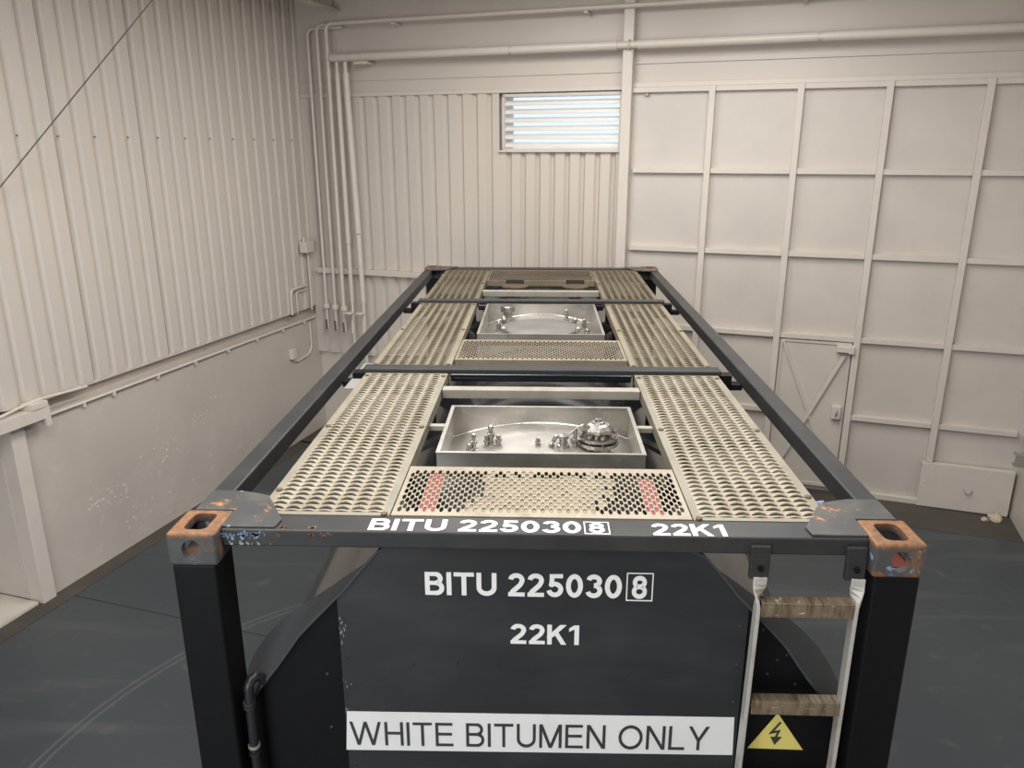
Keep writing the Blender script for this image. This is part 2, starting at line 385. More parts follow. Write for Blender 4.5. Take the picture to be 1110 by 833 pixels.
# ================================================================== THE ROOM
# local axes: back-wall frame (x to the right, -y into the room), left-wall frame (x into the room, -y towards the photographer)
def B_build(mb, name, m, **k): return mb.build(name, m, loc=CORNER, rotz=YB, **k)
def L_build(mb, name, m, **k): return mb.build(name, m, loc=CORNER, rotz=YL, **k)
def struct(o): o['kind'] = 'structure'; return o

FRONT = -14.0
fp = [frame_point(YL, -1.4, 0.3), frame_point(YB, 8.7, 0.3), frame_point(YB, 8.7, FRONT), frame_point(YL, -1.4, FRONT - 0.5)]
mb = MB(); mb.prism([(p.x, p.y) for p in fp], 'z', -0.15, 0.0)
floor = struct(mb.build('floor', M['floor']))
# saw-cut joint in the floor
a, b_ = frame_point(YL, 0.06, -4.55, 0.0008), frame_point(YL, 3.2, -4.57, 0.0008)
mb = MB(); mb.bar(a, b_, 0.008, 0.0012); mb.build('floor_joint', M['hole'], floor)
mb = MB(); mb.box(-0.085, 8.43, -0.66, -0.02, 0.0, 0.003); struct(B_build(mb, 'trim_1', M['strip']))
mb = MB(); mb.box(-0.085, 0.10, -8.0, -0.62, 0.0, 0.003); struct(L_build(mb, 'trim_2', M['strip']))
mb = MB(); mb.prism([(p.x, p.y) for p in fp], 'z', CEIL, CEIL + 0.1); struct(mb.build('ceiling', M['ceil']))

# corrugated profile: list of (along, out) points
def corrugated(mb, a0, a1, z0, z1, pitch, phase, depth, place, crest=0.110, flank=0.030):
    pts = []; k = math.floor((a0 - phase) / pitch) - 1
    while phase + k * pitch < a1 + pitch:
        b0 = phase + k * pitch
        pts += [(b0, 0.0), (b0 + flank, depth), (b0 + flank + crest, depth), (b0 + 2 * flank + crest, 0.0)]
        k += 1
    out = []
    for i in range(len(pts) - 1):
        (u0, d0), (u1, d1) = pts[i], pts[i + 1]
        if u1 <= a0 or u0 >= a1: continue
        if u0 < a0: d0 += (d1 - d0) * (a0 - u0) / (u1 - u0); u0 = a0
        if u1 > a1: d1 = d0 + (d1 - d0) * (a1 - u0) / (u1 - u0); u1 = a1
        if not out: out.append((u0, d0))
        out.append((u1, d1))
    th = 0.004; n = len(out)
    vs = []
    for z in (z0, z1):
        for off in (0, -th):
            vs += [place(u, d + off, z) for u, d in out]
    fs = []
    for i in range(n - 1):
        fs += [(i, i + 1, 2 * n + i + 1, 2 * n + i), (n + i + 1, n + i, 3 * n + i, 3 * n + i + 1), (i + 1, i, n + i, n + i + 1), (2 * n + i, 2 * n + i + 1, 3 * n + i + 1, 3 * n + i)]
    fs += [(0, 2 * n, 3 * n, n), (n - 1, 2 * n - 1, 4 * n - 1, 3 * n - 1)]
    return mb.add(vs, fs)

# ---- left wall: plastered plinth below, corrugated sheeting above
mb = MB()
mb.box(-0.40, -0.085, -4.60, 0.30, -0.1, 1.625)
mb.box(-0.40, -0.085, -14.5, -7.7, -0.1, 1.70)
mb.box(-0.40, -0.17, -4.60, 0.30, 1.625, 1.70); mb.box(-0.40, -0.17, -14.5, 0.30, 1.70, CEIL + 0.05)
# recess of the side doorway
mb.box(-1.40, -1.30, -7.7, -4.60, 0, 1.72); mb.box(-1.30, -0.40, -4.72, -4.60, 0, 1.72); mb.box(-1.30, -0.40, -7.80, -7.70, 0, 1.72)
mb.box(-1.40, -0.40, -7.8, -4.5, 1.70, 1.85)
wall_left = struct(L_build(mb, 'wall_left', M['plaster']))
mb = MB()
corrugated(mb, -14.4, 0.06, 1.755, CEIL, 0.195, -3.950, 0.044, lambda u, d, z: (-0.124 + d, u, z))
mb.build('corrugated_cladding', M['clad'], wall_left)
# overlap seams and a line of sheet screws
for y in (-2.83, -3.80):
    mb = MB(); mb.box(-0.081, -0.0785, y - 0.0022, y + 0.0022, 1.757, CEIL - 0.002); mb.build('sheet_lap', M['lap'], wall_left)
mb = MB()
for k in range(11):
    y = -4.14 + 0.39 * k - 0.02
    mb.tube([(-0.082, y, 3.89), (-0.072, y, 3.89)], 0.007, 8)
mb.build('sheet_screw', M['bolt'], wall_left)
# broken plaster patches standing off the plinth
mb = MB(); rr = random.Random(3)
for (y, z, n_, sp) in ((-3.9, 0.62, 26, 0.34), (-3.15, 0.80, 20, 0.30), (-2.4, 1.0, 14, 0.25), (-3.6, 0.25, 10, 0.3), (-2.7, 0.35, 8, 0.4)):
    for _ in range(n_):
        a_, b2 = y + rr.uniform(-sp, sp), z + rr.uniform(-0.03, 0.03) + (0.12 * rr.uniform(-1, 1))
        s_ = rr.uniform(0.006, 0.018)
        mb.prism([(a_ + s_ * rr.uniform(.6, 1.6) * math.cos(t), b2 + s_ * rr.uniform(.6, 1.3) * math.sin(t)) for t in (0, 1.1, 2.2, 3.3, 4.4, 5.4)], 'x', -0.086, -0.081)
mb.build('plaster_flake', M['sill'], wall_left)

# steel closing sheet and jamb of the side recess
mb = MB(); mb.box(-1.28, -0.19, -4.745, -4.722, 0.03, 1.69); struct(L_build(mb, 'door_1', M['sheet']))
mb = MB(); mb.box(-0.20, -0.045, -4.735, -4.602, 0.0, 1.64); struct(L_build(mb, 'trim_3', M['trim'], bevel=0.006))
mb = MB(); mb.box(-1.29, -0.09, -7.69, -4.75, 0.0, 0.025); struct(L_build(mb, 'trim_4', M['sill']))
# flashing strip under the sheeting
mb = MB(); mb.box(-0.169, -0.082, -4.42, -0.02, 1.735, 1.753)
struct(L_build(mb, 'trim_5', M['trim'], bevel=0.003))
# sheet packers seen under the ribs
t = empty('sliding_door_track', frame_point(YL, 0, -4.45, 0), YL)
tag(t, 'cream steel sliding door track running along the top of the side doorway at far left', 'door track')
mb = MB(); mb.prism([(-0.06, 1.73), (0.05, 1.73), (0.05, 1.63), (0.038, 1.63), (0.038, 1.718), (-0.06, 1.718)], 'y', -3.4, 0.0); mb.build('track_channel', M['trim'], t, bevel=0.002)
mb = MB(); mb.box(-0.07, 0.058, -0.14, 0.02, 1.73, 1.78); mb.build('end_plate', M['trim'], t, bevel=0.003)
mb = MB(); mb.box(0.02, 0.055, -0.02, 0.03, 1.56, 1.73); mb.build('end_stop', M['trim'], t, bevel=0.003)
mb = MB(); mb.tube(bend([(0.0, -1.2, 1.745), (0.02, -0.5, 1.75), (-0.01, -0.05, 1.79), (-0.02, 0.5, 1.752)], 0.1), 0.012, 8); mb.build('loose_cable', M['pipe'], t, smooth=True)

# ---- back wall
XR = 8.43                                      # where the right wall starts
mb = MB()
mb.box(-0.4, 4.10, 0.07, 0.35, -0.1, 1.14)     # plain base
mb.box(-0.4, 2.66, 0.12, 0.35, 1.14, 4.43)
mb.box(2.66, 4.10, 0.12, 0.35, 1.14, 3.78)
mb.box(2.66, 4.10, 0.12, 0.35, 4.365, 4.43)
mb.box(4.03, 4.10, 0.12, 0.35, 3.78, 4.365)
mb.box(4.10, 8.7, 0.14, 0.35, -0.1, 4.43)
mb.box(-0.4, 8.7, 0.05, 0.35, 4.43, CEIL + 0.05)
wall_back = struct(B_build(mb, 'wall_back', M['clad']))
mb = MB()
corrugated(mb, -0.10, 2.60, 1.10, 4.40, 0.186, 0.81, 0.04, lambda u, d, z: (u, 0.06 - d, z), crest=0.105)
corrugated(mb, 2.60, 4.07, 1.10, 3.745, 0.178, 2.90, 0.04, lambda u, d, z: (u, 0.06 - d, z), crest=0.105)
mb.build('corrugated_cladding', M['clad'], wall_back)
mb = MB(); mb.box(-0.1, 4.05, 0.005, 0.06, 4.40, 4.445); mb.box(4.16, 8.43, -0.005, 0.05, 4.42, 4.47)
mb.box(4.16, 8.43, 0.03, 0.05, 4.66, 4.675); mb.box(-0.1, 4.05, 0.035, 0.05, 4.58, 4.592)
mb.build('flashing', M['trim'], wall_back, bevel=0.003)
mb = MB(); mb.box(0.48, 0.50, 0.035, 0.05, 4.85, CEIL); mb.build('sheet_lap', M['trim'], wall_back)
mb = MB(); mb.box(0.085, 0.098, -0.001, 0.03, 2.28, 4.38); mb.build('sheet_gap', M['hole'], wall_back)
mb = MB(); mb.box(0.02, 4.06, -0.05, 0.02, 2.205, 2.275); struct(B_build(mb, 'trim_6', M['trim'], bevel=0.004))
mb = MB(); mb.box(4.055, 4.165, -0.10, 0.06, 0.0, CEIL); struct(B_build(mb, 'trim_7', M['trim'], bevel=0.006))
# roof purlin above the left wall
mb = MB(); mb.prism([(0.45, 5.37), (0.57, 5.37), (0.57, 5.385), (0.465, 5.385), (0.465, 5.55), (0.45, 5.55)], 'y', -9.0, 0.0); struct(L_build(mb, 'trim_8', M['trim'], bevel=0.002))

# ---- louvred window
mb = MB()
for (x0, x1, z0, z1) in ((2.645, 2.675, 3.77, 4.385), (4.022, 4.055, 3.77, 4.385), (2.645, 4.055, 4.352, 4.385), (2.645, 4.055, 3.765, 3.79)):
    mb.box(x0, x1, -0.01, 0.13, z0, z1)
mb.box(2.60, 4.055, -0.02, 0.03, 3.745, 3.768)
win = struct(B_build(mb, 'window_1', M['trim'], bevel=0.003))
for k in range(6):
    z = 4.30 - k * 0.092
    mb = MB(); mb.prism([(0.004, z - 0.040), (0.010, z - 0.042), (0.016, z - 0.008), (0.060, z + 0.012), (0.058, z + 0.016), (0.010, z - 0.004)], 'x', 2.677, 4.020)
    mb.build('slat', M['louver'], win)
g = bpy.data.materials.new('clear_window_glass'); g.use_nodes = True
gb = g.node_tree.nodes['Principled BSDF']; gb.inputs['Transmission Weight'].default_value = 1.0; gb.inputs['Roughness'].default_value = 0.35; gb.inputs['IOR'].default_value = 1.02
gb.inputs['Base Color'].default_value = (0.93, 0.97, 1.0, 1)
mb = MB(); mb.box(2.676, 4.021, 0.105, 0.109, 3.79, 4.352); mb.build('pane', g, win)

# ---- big sheeted door with its grid of rails
mb = MB(); mb.box(4.165, XR, 0.02, 0.14, 0.0, 4.42)
door = struct(B_build(mb, 'door_2', M['sheet']))
XS = [5.01, 5.89, 6.715, 7.585]
ZS = [3.555, 2.70, 1.805, 0.925]
for x in XS:
    z0 = 0.52 if x > 7.5 else 0.0
    mb = MB(); mb.box(x - 0.033, x + 0.033, -0.055, 0.02, z0, 4.42); mb.build('upright', M['trim'], door, bevel=0.004)
edges = [4.166] + XS + [XR + 0.02]
for z in ZS:
    for i in range(5):
        if z == 0.925 and i == 2: continue            # the wicket door spans this field
        mb = MB(); mb.box(edges[i] + 0.0335, edges[i + 1] - (0.0335 if z > 1 or i < 4 else 0.09), -0.035, 0.02, z - 0.028, z + 0.028); mb.build('rail', M['trim'], door, bevel=0.003)
mb = MB(); mb.box(4.166, XR - 0.15, -0.035, 0.02, 4.365, 4.418); mb.build('rail', M['trim'], door, bevel=0.003)
for i in (0, 1, 3):
    mb = MB(); mb.box(edges[i] + 0.0335, edges[i + 1] - 0.0335, -0.04, 0.02, 0.0, 0.06); mb.build('rail', M['trim'], door, bevel=0.003)
mb = MB(); mb.box(4.30, 4.335, -0.02, 0.02, 4.33, 4.36); mb.build('door_bolt', M['light_plate'], door)
# wicket door let into the big one
mb = MB(); mb.box(5.935, 6.672, -0.012, 0.018, 0.06, 1.765)
for (x0, x1, z0, z1) in ((5.935, 5.965, 0.06, 1.765), (6.642, 6.672, 0.06, 1.765), (5.965, 6.642, 0.06, 0.10), (5.965, 6.642, 1.735, 1.765)):
    mb.box(x0, x1, -0.024, -0.012, z0, z1)
wk = struct(B_build(mb, 'door_3', M['sheet'], bevel=0.002))
mb = MB(); mb.bar((5.97, -0.022, 1.74), (6.63, -0.022, 0.14), 0.02, 0.04, (0, -1, 0.0)); mb.build('brace', M['trim'], wk)
mb = MB(); mb.bar((6.60, -0.034, 1.62), (5.99, -0.034, 0.18), 0.045, 0.02, (0, -1, 0)); mb.build('brace', M['trim'], wk)
mb = MB(); mb.box(6.52, 6.69, -0.085, -0.012, 1.665, 1.735); mb.box(6.64, 6.70, -0.095, -0.02, 1.655, 1.745); mb.build('hinge', M['trim'], wk, bevel=0.008)
mb = MB(); mb.box(6.545, 6.64, -0.07, -0.012, 0.90, 1.05); mb.build('lock_case', M['trim'], wk, bevel=0.006)
mb = MB(); mb.tube(bend([(6.60, -0.068, 1.0), (6.60, -0.10, 1.0), (6.585, -0.10, 0.945)], 0.012, 4), 0.008, 8); mb.build('handle', M['light_plate'], wk, smooth=True)

# ---- right wall, mostly out of the picture
mb = MB(); mb.box(XR, XR + 0.3, FRONT, 0.30, -0.1, CEIL + 0.05)
struct(B_build(mb, 'wall_right', M['plaster']))

# ---- unseen front wall behind the photographer, added to limit daylight to the open doorway
mb = MB(); mb.box(-4.5, 2.3, FRONT - 0.25, FRONT, -0.1, CEIL + 0.05); mb.box(6.1, XR + 0.3, FRONT - 0.25, FRONT, -0.1, CEIL + 0.05); mb.box(2.3, 6.1, FRONT - 0.25, FRONT, 4.2, CEIL + 0.05)
struct(B_build(mb, 'wall_front', M['sheet']))

# ---- loose and fixed things on the walls
# steel cover sheet at the foot of the big door
t = empty('cover_sheet', frame_point(YB, 7.52, -0.066, 0.0), YB)
tag(t, 'cream steel cover sheet bolted across the foot of the big door in the right corner', 'cover plate')
mb = MB(); mb.box(0.0, 0.88, -0.012, 0.0, 0.01, 0.515); mb.box(0.0, 0.88, 0.0, 0.06, 0.50, 0.515); mb.build('sheet', M['trim'], t, bevel=0.003)
for (x, z) in ((0.05, 0.48), (0.25, 0.48), (0.45, 0.48), (0.66, 0.48), (0.05, 0.30)):
    mb = MB(); mb.tube([(x, -0.012, z), (x, -0.02, z)], 0.011, 8); mb.build('bolt', M['pipe'], t)
mb = MB(); mb.tube(bend([(0.43, -0.012, 0.26), (0.44, -0.035, 0.235), (0.47, -0.04, 0.215), (0.50, -0.035, 0.235), (0.51, -0.012, 0.26)], 0.012, 3), 0.006, 8); mb.build('handle', M['galv'], t, smooth=True)
# steel channel arm on the right wall
t = empty('channel_arm', frame_point(YB, XR, -0.60, 0.0), YB)
tag(t, 'short grey steel channel arm sticking out of the right wall above the cover sheet', 'bracket')
mb = MB(); mb.prism([(-0.05, 0.79), (0.05, 0.79), (0.05, 0.80), (-0.038, 0.80), (-0.038, 0.90), (0.05, 0.90), (0.05, 0.91), (-0.05, 0.91)], 'x', -0.22, -0.001); mb.build('channel', M['light_plate'], t, bevel=0.002)
mb = MB(); mb.box(-0.012, -0.001, -0.09, 0.09, 0.72, 0.97); mb.build('wall_plate', M['trim'], t, bevel=0.002)
# crumbled plaster
rb = random.Random(11)
def lump(name, x, y, s, label):
    mb = MB(); n = 9
    ring = []
    for k, (rad, z) in enumerate(((1.0, 0.0), (0.85, 0.35), (0.5, 0.7), (0.15, 0.85))):
        ring.append([(rad * s * rb.uniform(.7, 1.2) * math.cos(2 * math.pi * j / n), rad * s * rb.uniform(.7, 1.2) * math.sin(2 * math.pi * j / n), z * s * rb.uniform(.7, 1.1)) for j in range(n)])
    vs = [p for r_ in ring for p in r_]
    fs = [(i * n + j, i * n + (j + 1) % n, (i + 1) * n + (j + 1) % n, (i + 1) * n + j) for i in range(3) for j in range(n)] + [tuple(range(n)), tuple(range(3 * n, 4 * n))]
    mb.add(vs, fs); p = frame_point(YB, x, y, 0.003)
    o = mb.build(name, M['rubble'], loc=p); tag(o, label, 'rubble')
lump('plaster_lump', 8.27, -0.17, 0.085, 'crumbled beige plaster lump at the foot of the right wall, the bigger piece')
lump('plaster_lump', 8.16, -0.22, 0.040, 'small crumbled plaster chip lying left of the bigger lump by the right wall')

# wire rope slung from the roof to the left wall
p0 = Vector((-0.0104, -2.2297, 3.7851))
dA = Vector((-0.501775, 1.08332839, 0.18380136)); dB = Vector((-0.69538047, 1.00646245, -0.04668179))
dT = dA + (dA - dB) * 0.62; dE = dB - (dA - dB) * 0.10
kT = (CEIL - p0.z) / dT.z
ax_ = Matrix.Rotation(YL, 3, 'Z') @ Vector((1, 0, 0))
kE = ((CORNER + ax_ * -0.08 - p0).dot(ax_)) / dE.dot(ax_)
PT, PE = p0 + dT * kT, p0 + dE * kE
if (PT - CORNER).dot(ax_) < 0.05:
    kT = ((CORNER + ax_ * 0.3 - p0).dot(ax_)) / dT.dot(ax_); PT = p0 + dT * kT
t = empty('wire_rope', PE)
tag(t, 'thin dark wire rope slanting across the corrugated left wall up to the roof', 'cable')
mb = MB(); mb.tube([Vector((0, 0, 0)), PT - PE], 0.0048, 8); mb.build('rope', M['rope'], t, smooth=True)
mb = MB(); mb.tube([-ax_ * 0.005, ax_ * 0.05], 0.02, 10); mb.build('wall_eye', M['rope'], t, smooth=True)

# conduit on the plinth, with clips
t = empty('plinth_conduit', frame_point(YL, -0.085, -4.42, 0.0), YL)
tag(t, 'thin cream conduit clipped along the top of the plastered left wall', 'conduit')
mb = MB(); mb.tube([(0.022, 0.0, 1.605), (0.022, 4.38, 1.60)], 0.013, 10); mb.build('pipe', M['pipe'], t, smooth=True)
for y in (0.05, 0.45, 0.80, 1.38, 1.95, 2.5, 3.05, 3.6, 4.1):
    mb = MB(); mb.box(0.0, 0.036, y - 0.012, y + 0.012, 1.562, 1.60); mb.build('clip', M['pipe'], t, bevel=0.003)
# socket with its own short conduit
t = empty('wall_socket', frame_point(YL, -0.085, -0.66, 0.0), YL)
tag(t, 'small cream socket box low on the left wall near the corner', 'socket')
mb = MB(); mb.box(0.0, 0.06, -0.05, 0.05, 1.16, 1.29); mb.build('box', M['pipe'], t, bevel=0.008)
mb = MB(); mb.tube(bend([(0.02, 0.05, 1.12), (0.02, 0.10, 1.10), (0.02, 0.40, 1.13), (0.02, 0.47, 1.22), (0.02, 0.47, 1.56)], 0.05), 0.012, 8); mb.build('conduit', M['pipe'], t, smooth=True)
# bent handrail-like pipe
t = empty('bent_pipe', frame_point(YL, -0.075, -0.60, 0.0), YL)
tag(t, 'cream bent pipe looping up from the left wall ledge beside the corner', 'pipe')
mb = MB(); mb.tube(bend([(0.02, 0.0, 1.72), (0.02, 0.0, 2.05), (0.02, 0.38, 2.06)], 0.08), 0.016, 10); mb.build('pipe', M['pipe'], t, smooth=True)
mb = MB(); mb.tube(bend([(0.02, 0.13, 1.72), (0.02, 0.13, 2.00), (0.02, 0.38, 2.01)], 0.06), 0.008, 8); mb.build('inner_rod', M['pipe'], t, smooth=True)
mb = MB(); mb.box(0.0, 0.04, -0.03, 0.03, 1.715, 1.73); mb.build('foot', M['hole'], t)
# junction box
t = empty('junction_box', frame_point(YL, -0.08, -0.18, 0.0), YL)
tag(t, 'small square cream junction box in the corner on the corrugated left wall', 'junction box')
mb = MB(); mb.box(0.0, 0.11, -0.10, 0.09, 2.49, 2.63); mb.build('case', M['pipe'], t, bevel=0.008)
mb = MB(); mb.tube([(0.05, -0.06, 2.63), (0.05, -0.06, 2.69)], 0.018, 10); mb.build('gland', M['pipe'], t, smooth=True)
mb = MB(); mb.tube([(0.04, 0.03, 1.72), (0.04, 0.03, 2.49)], 0.012, 8); mb.build('conduit', M['pipe'], t, smooth=True)

# three slim conduits that climb the corner and turn along the top of the back wall
for (x, y, ztop, zend, lab) in ((0.13, -0.05, 5.185, 1.45, 'slim cream pipe nearest the room corner, first of three bending at the top'),
                                (0.29, -0.09, 5.215, 1.45, 'slim cream pipe second from the corner, middle of three bending at the top'),
                                (0.45, -0.14, 5.215, 1.45, 'slim cream pipe third from the corner that runs along the top of the back wall')):
    t = empty('slim_pipe', frame_point(YB, x, y, 0.0), YB)
    tag(t, lab, 'pipe', 'slim pipes in the corner')
    xe = 8.42 if x > 0.4 else 0.62 - x
    xe = xe - x if x > 0.4 else xe
    r = 0.024 if x > 0.4 else 0.019
    mb = MB(); mb.tube(bend([(0, 0, zend), (0, 0, 3.2), (0, 0, ztop), (xe, 0, ztop)], 0.09), r, 12); mb.build('pipe', M['pipe'], t, smooth=True)
    mb = MB(); mb.lathe([(0.0, -0.03), (0.045, -0.03), (0.05, 0.0), (0.045, 0.03), (0.0, 0.03)], (0.0, 0.0, 1.765), 14); mb.build('valve', M['trim'], t, smooth=True)
    mb = MB(); mb.tube([(0.0, -0.035, 1.58), (0.005, -0.04, 1.45)], 0.014, 8); mb.build('valve_lever', M['rope'], t)
    if x > 0.4:
        for q in (0.9, 3.2, 5.4, 7.2):
            mb = MB(); mb.box(q - 0.02, q + 0.02, -0.02, 0.19, ztop - 0.05, ztop - 0.026); mb.build('bracket', M['trim'], t, bevel=0.003)
        mb = MB(); mb.tube([(0, 0, 4.60), (0, 0, 4.72)], 0.029, 12); mb.build('coupling', M['pipe'], t, smooth=True)
# thick horizontal pipe
t = empty('thick_pipe', frame_point(YB, 0.50, -0.14, 4.835), YB)
tag(t, 'thick cream lagged pipe running level across the back wall over the louvred window', 'pipe')
for (x0, x1) in ((0.0, 2.28), (2.31, 3.50), (3.72, 5.50), (5.54, 7.35)):
    mb = MB(); mb.tube([(x0, 0, 0), (x1, 0, 0)], 0.047, 16); mb.build('pipe_section', M['pipe'], t, smooth=True)
mb = MB(); mb.tube([(-0.02, 0, 0), (7.92, 0, 0)], 0.036, 14); mb.build('inner_pipe', M['pipe'], t, smooth=True)
for x in (0.40, 3.60, 7.55):
    mb = MB()
    if x != 3.60: mb.box(x - 0.09, x + 0.09, -0.02, 0.185, -0.085, -0.05)
    mb.tube(arc_ := [(x + 0.03, 0.052 * math.cos(a), 0.052 * math.sin(a)) for a in [i * math.pi / 8 for i in range(17)]], 0.007, 6)
    mb.build('hanger', M['trim'], t, bevel=0.003)
# two fat downpipes
for (x0, x1, y, r, zc, lab) in ((0.575, 0.59, -0.15, 0.030, 2.62, 'fat cream downpipe left of the pair below the thick level pipe'),
                               (0.68, 0.745, -0.13, 0.040, 2.75, 'fat cream downpipe right of the pair, thickest pipe coming down the back wall')):
    t = empty('downpipe', frame_point(YB, x0, y, 0.0), YB); tag(t, lab, 'pipe', 'fat downpipes')
    dx = x1 - x0
    mb = MB(); mb.tube([(0, 0, 4.66), (dx * 0.75, 0, zc), ], r, 14); mb.build('upper_section', M['pipe'], t, smooth=True)
    mb = MB(); mb.tube([(dx * 0.75, 0, zc - 0.01), (dx, 0, 1.86)], r * 0.86, 14); mb.build('lower_section', M['pipe'], t, smooth=True)
    mb = MB(); mb.tube([(0, 0, 4.65), (0, 0, 4.785)], r * 0.62, 12); mb.build('neck', M['pipe'], t, smooth=True)
    mb = MB(); mb.tube([(dx, 0, 1.88), (dx, 0, 0.8)], r * 0.6, 12); mb.build('tail', M['pipe'], t, smooth=True)
    mb = MB(); mb.lathe([(0.0, -0.012), (0.055, -0.012), (0.062, 0.0), (0.055, 0.012), (0.0, 0.012)], (dx - 0.03, -0.05, 1.72), 16)
    mb.tube([(dx, -0.05, 1.72), (dx, 0.0, 1.72)], 0.016, 8); mb.tube([(dx, -0.02, 1.62), (dx, -0.03, 1.45)], 0.018, 8); mb.build('valve', M['trim'], t, smooth=True)

# ================================================================== THE TANK CONTAINER
HW, LEN, TOP = 1.219, 6.058, 2.591
tank = empty('tank_container', (0, 0, 0))
tag(tank, 'black framed tank container with cream walkways on top, standing on the dark floor', 'tank container')

# corner castings
def casting(sx, sy, top):
    mb = MB(); mb.box(0, 0.162, 0, 0.178, -0.118, 0)
    o = mb.build('corner_casting', M['casting'], tank, bevel=0.010, seg=3)
    dg = bpy.context.evaluated_depsgraph_get(); dg.update()
    me = bpy.data.meshes.new_from_object(o.evaluated_get(dg)); o.modifiers.clear(); o.data = me
    cut = []
    m2 = MB(); m2.box(0.028, 0.134, 0.028, 0.150, -0.099, -0.027); cut.append(m2.build('cut', M['casting']))
    st = [(0.081 + qx * 0.018 + 0.021 * math.cos(R(a)), 0.089 + qy * 0.037 + 0.021 * math.sin(R(a))) for qx, qy, a0 in ((1, 1, 0), (-1, 1, 90), (-1, -1, 180), (1, -1, 270)) for a in (a0, a0 + 30, a0 + 60, a0 + 90)]
    m2 = MB(); m2.prism(st, 'z', -0.05, 0.05); cut.append(m2.build('cut', M['casting']))
    ov = [(0.081 + 0.033 * math.cos(a), -0.060 + 0.037 * math.sin(a)) for a in [math.pi * 2 * i / 20 for i in range(20)]]
    m2 = MB(); m2.prism(ov, 'y', -0.05, 0.06); cut.append(m2.build('cut', M['casting']))
    ov = [(0.089 + 0.039 * math.cos(a), -0.060 + 0.033 * math.sin(a)) for a in [math.pi * 2 * i / 20 for i in range(20)]]
    m2 = MB(); m2.prism(ov, 'x', -0.05, 0.06); cut.append(m2.build('cut', M['casting']))
    for c_ in cut: c_.parent = tank
    boolean_diff(o, cut)
    zt = TOP if top else 0.0
    mx = Matrix.Diagonal((sx, sy, 1 if top else -1, 1))
    o.data.transform(mx)
    if mx.determinant() < 0: o.data.flip_normals()
    o.location = (-HW if sx > 0 else HW, 0 if sy > 0 else LEN, zt)
    return o
for sx in (1, -1):
    for sy in (1, -1):
        casting(sx, sy, True); casting(sx, sy, False)
# coloured paint down in the right near casting
mb = MB(); mb.box(1.09, 1.186, 0.03, 0.148, 2.4935, 2.497); mb.build('casting_floor_paint', M['redin'], tank)

# posts
for s in (-1, 1):
    for (y0, y1) in ((0.006, 0.150), (LEN - 0.150, LEN - 0.006)):
        mb = MB(); xa, xb = sorted((s * 1.213, s * 1.066))
        mb.box(xa, xb, y0, y1, 0.118, 2.473); mb.build('corner_post', M['black'], tank, bevel=0.008)
# end and side rails
for (y0, y1) in ((0.050, 0.165), (LEN - 0.165, LEN - 0.050)):
    mb = MB(); mb.box(-1.057, 1.057, y0, y1, 2.522, 2.583); mb.build('top_end_rail', M['black_old'], tank, bevel=0.006)
    mb = MB(); mb.box(-1.057, 1.057, y0, y1, 0.02, 0.16); mb.build('bottom_end_rail', M['black'], tank, bevel=0.006)
for s in (-1, 1):
    xa, xb = sorted((s * 1.205, s * 1.122))
    mb = MB(); mb.box(xa, xb, 0.178, LEN - 0.178, 2.505, 2.583); mb.build('top_side_rail', M['black_old'], tank, bevel=0.007)
    mb = MB(); mb.box(xa, xb, 0.178, LEN - 0.178, 0.02, 0.14); mb.build('bottom_side_rail', M['black'], tank, bevel=0.007)
# scuffed paint and rust on the front rail
def scuffs(name, m, spots, n_, size, seed):
    rq = random.Random(seed); mb = MB()
    for k in range(n_):
        x, face, h0, sx_ = rq.choice(spots); x += rq.gauss(0, sx_); q = size * rq.uniform(.5, 1.5); l = rq.uniform(.5, 1.6)
        pl = [(q * l * math.cos(t) * rq.uniform(.7, 1.3), q * math.sin(t) * rq.uniform(.6, 1.3)) for t in (0, 1.05, 2.1, 3.14, 4.2, 5.24)]
        if face == 'f': mb.prism([(x + a, min(2.574, max(2.53, h0 + rq.gauss(0, .008))) + b * .6) for a, b in pl], 'y', 0.0494, 0.052)
        else: mb.prism([(x + a, min(.15, max(.065, h0 + rq.gauss(0, .008))) + b) for a, b in pl], 'z', 2.582, 2.5835)
    mb.build(name, m, tank)
scuffs('blue_scuff', M['bluescuff'], [(-0.98, 'f', 2.568, .04), (-1.02, 'f', 2.56, .02)], 26, 0.008, 2)
scuffs('pale_scuff', M['light_plate'], [(-0.95, 'f', 2.57, .05), (-0.97, 'f', 2.532, .04)], 14, 0.005, 4)
scuffs('rust_spot', M['rustspot'], [(-0.86, 'f', 2.570, .008), (-0.76, 'f', 2.570, .008), (-0.70, 'f', 2.570, .008), (-0.76, 't', .066, .01), (-0.85, 't', .068, .01)], 24, 0.006, 6)
# gusset plates on the four top corners
for s in (-1, 1):
    for e in (0, 1):
        pl = [(1.058, 0.062), (0.878, 0.062), (0.872, 0.115), (0.978, 0.300), (1.085, 0.335), (1.195, 0.335), (1.195, 0.18), (1.058, 0.18)]
        pl = [(s * x, y if e == 0 else LEN - y) for x, y in pl]
        mb = MB(); mb.prism(pl, 'z', 2.5835, 2.5915); mb.build('gusset_plate', M['gusset'], tank, bevel=0.002)

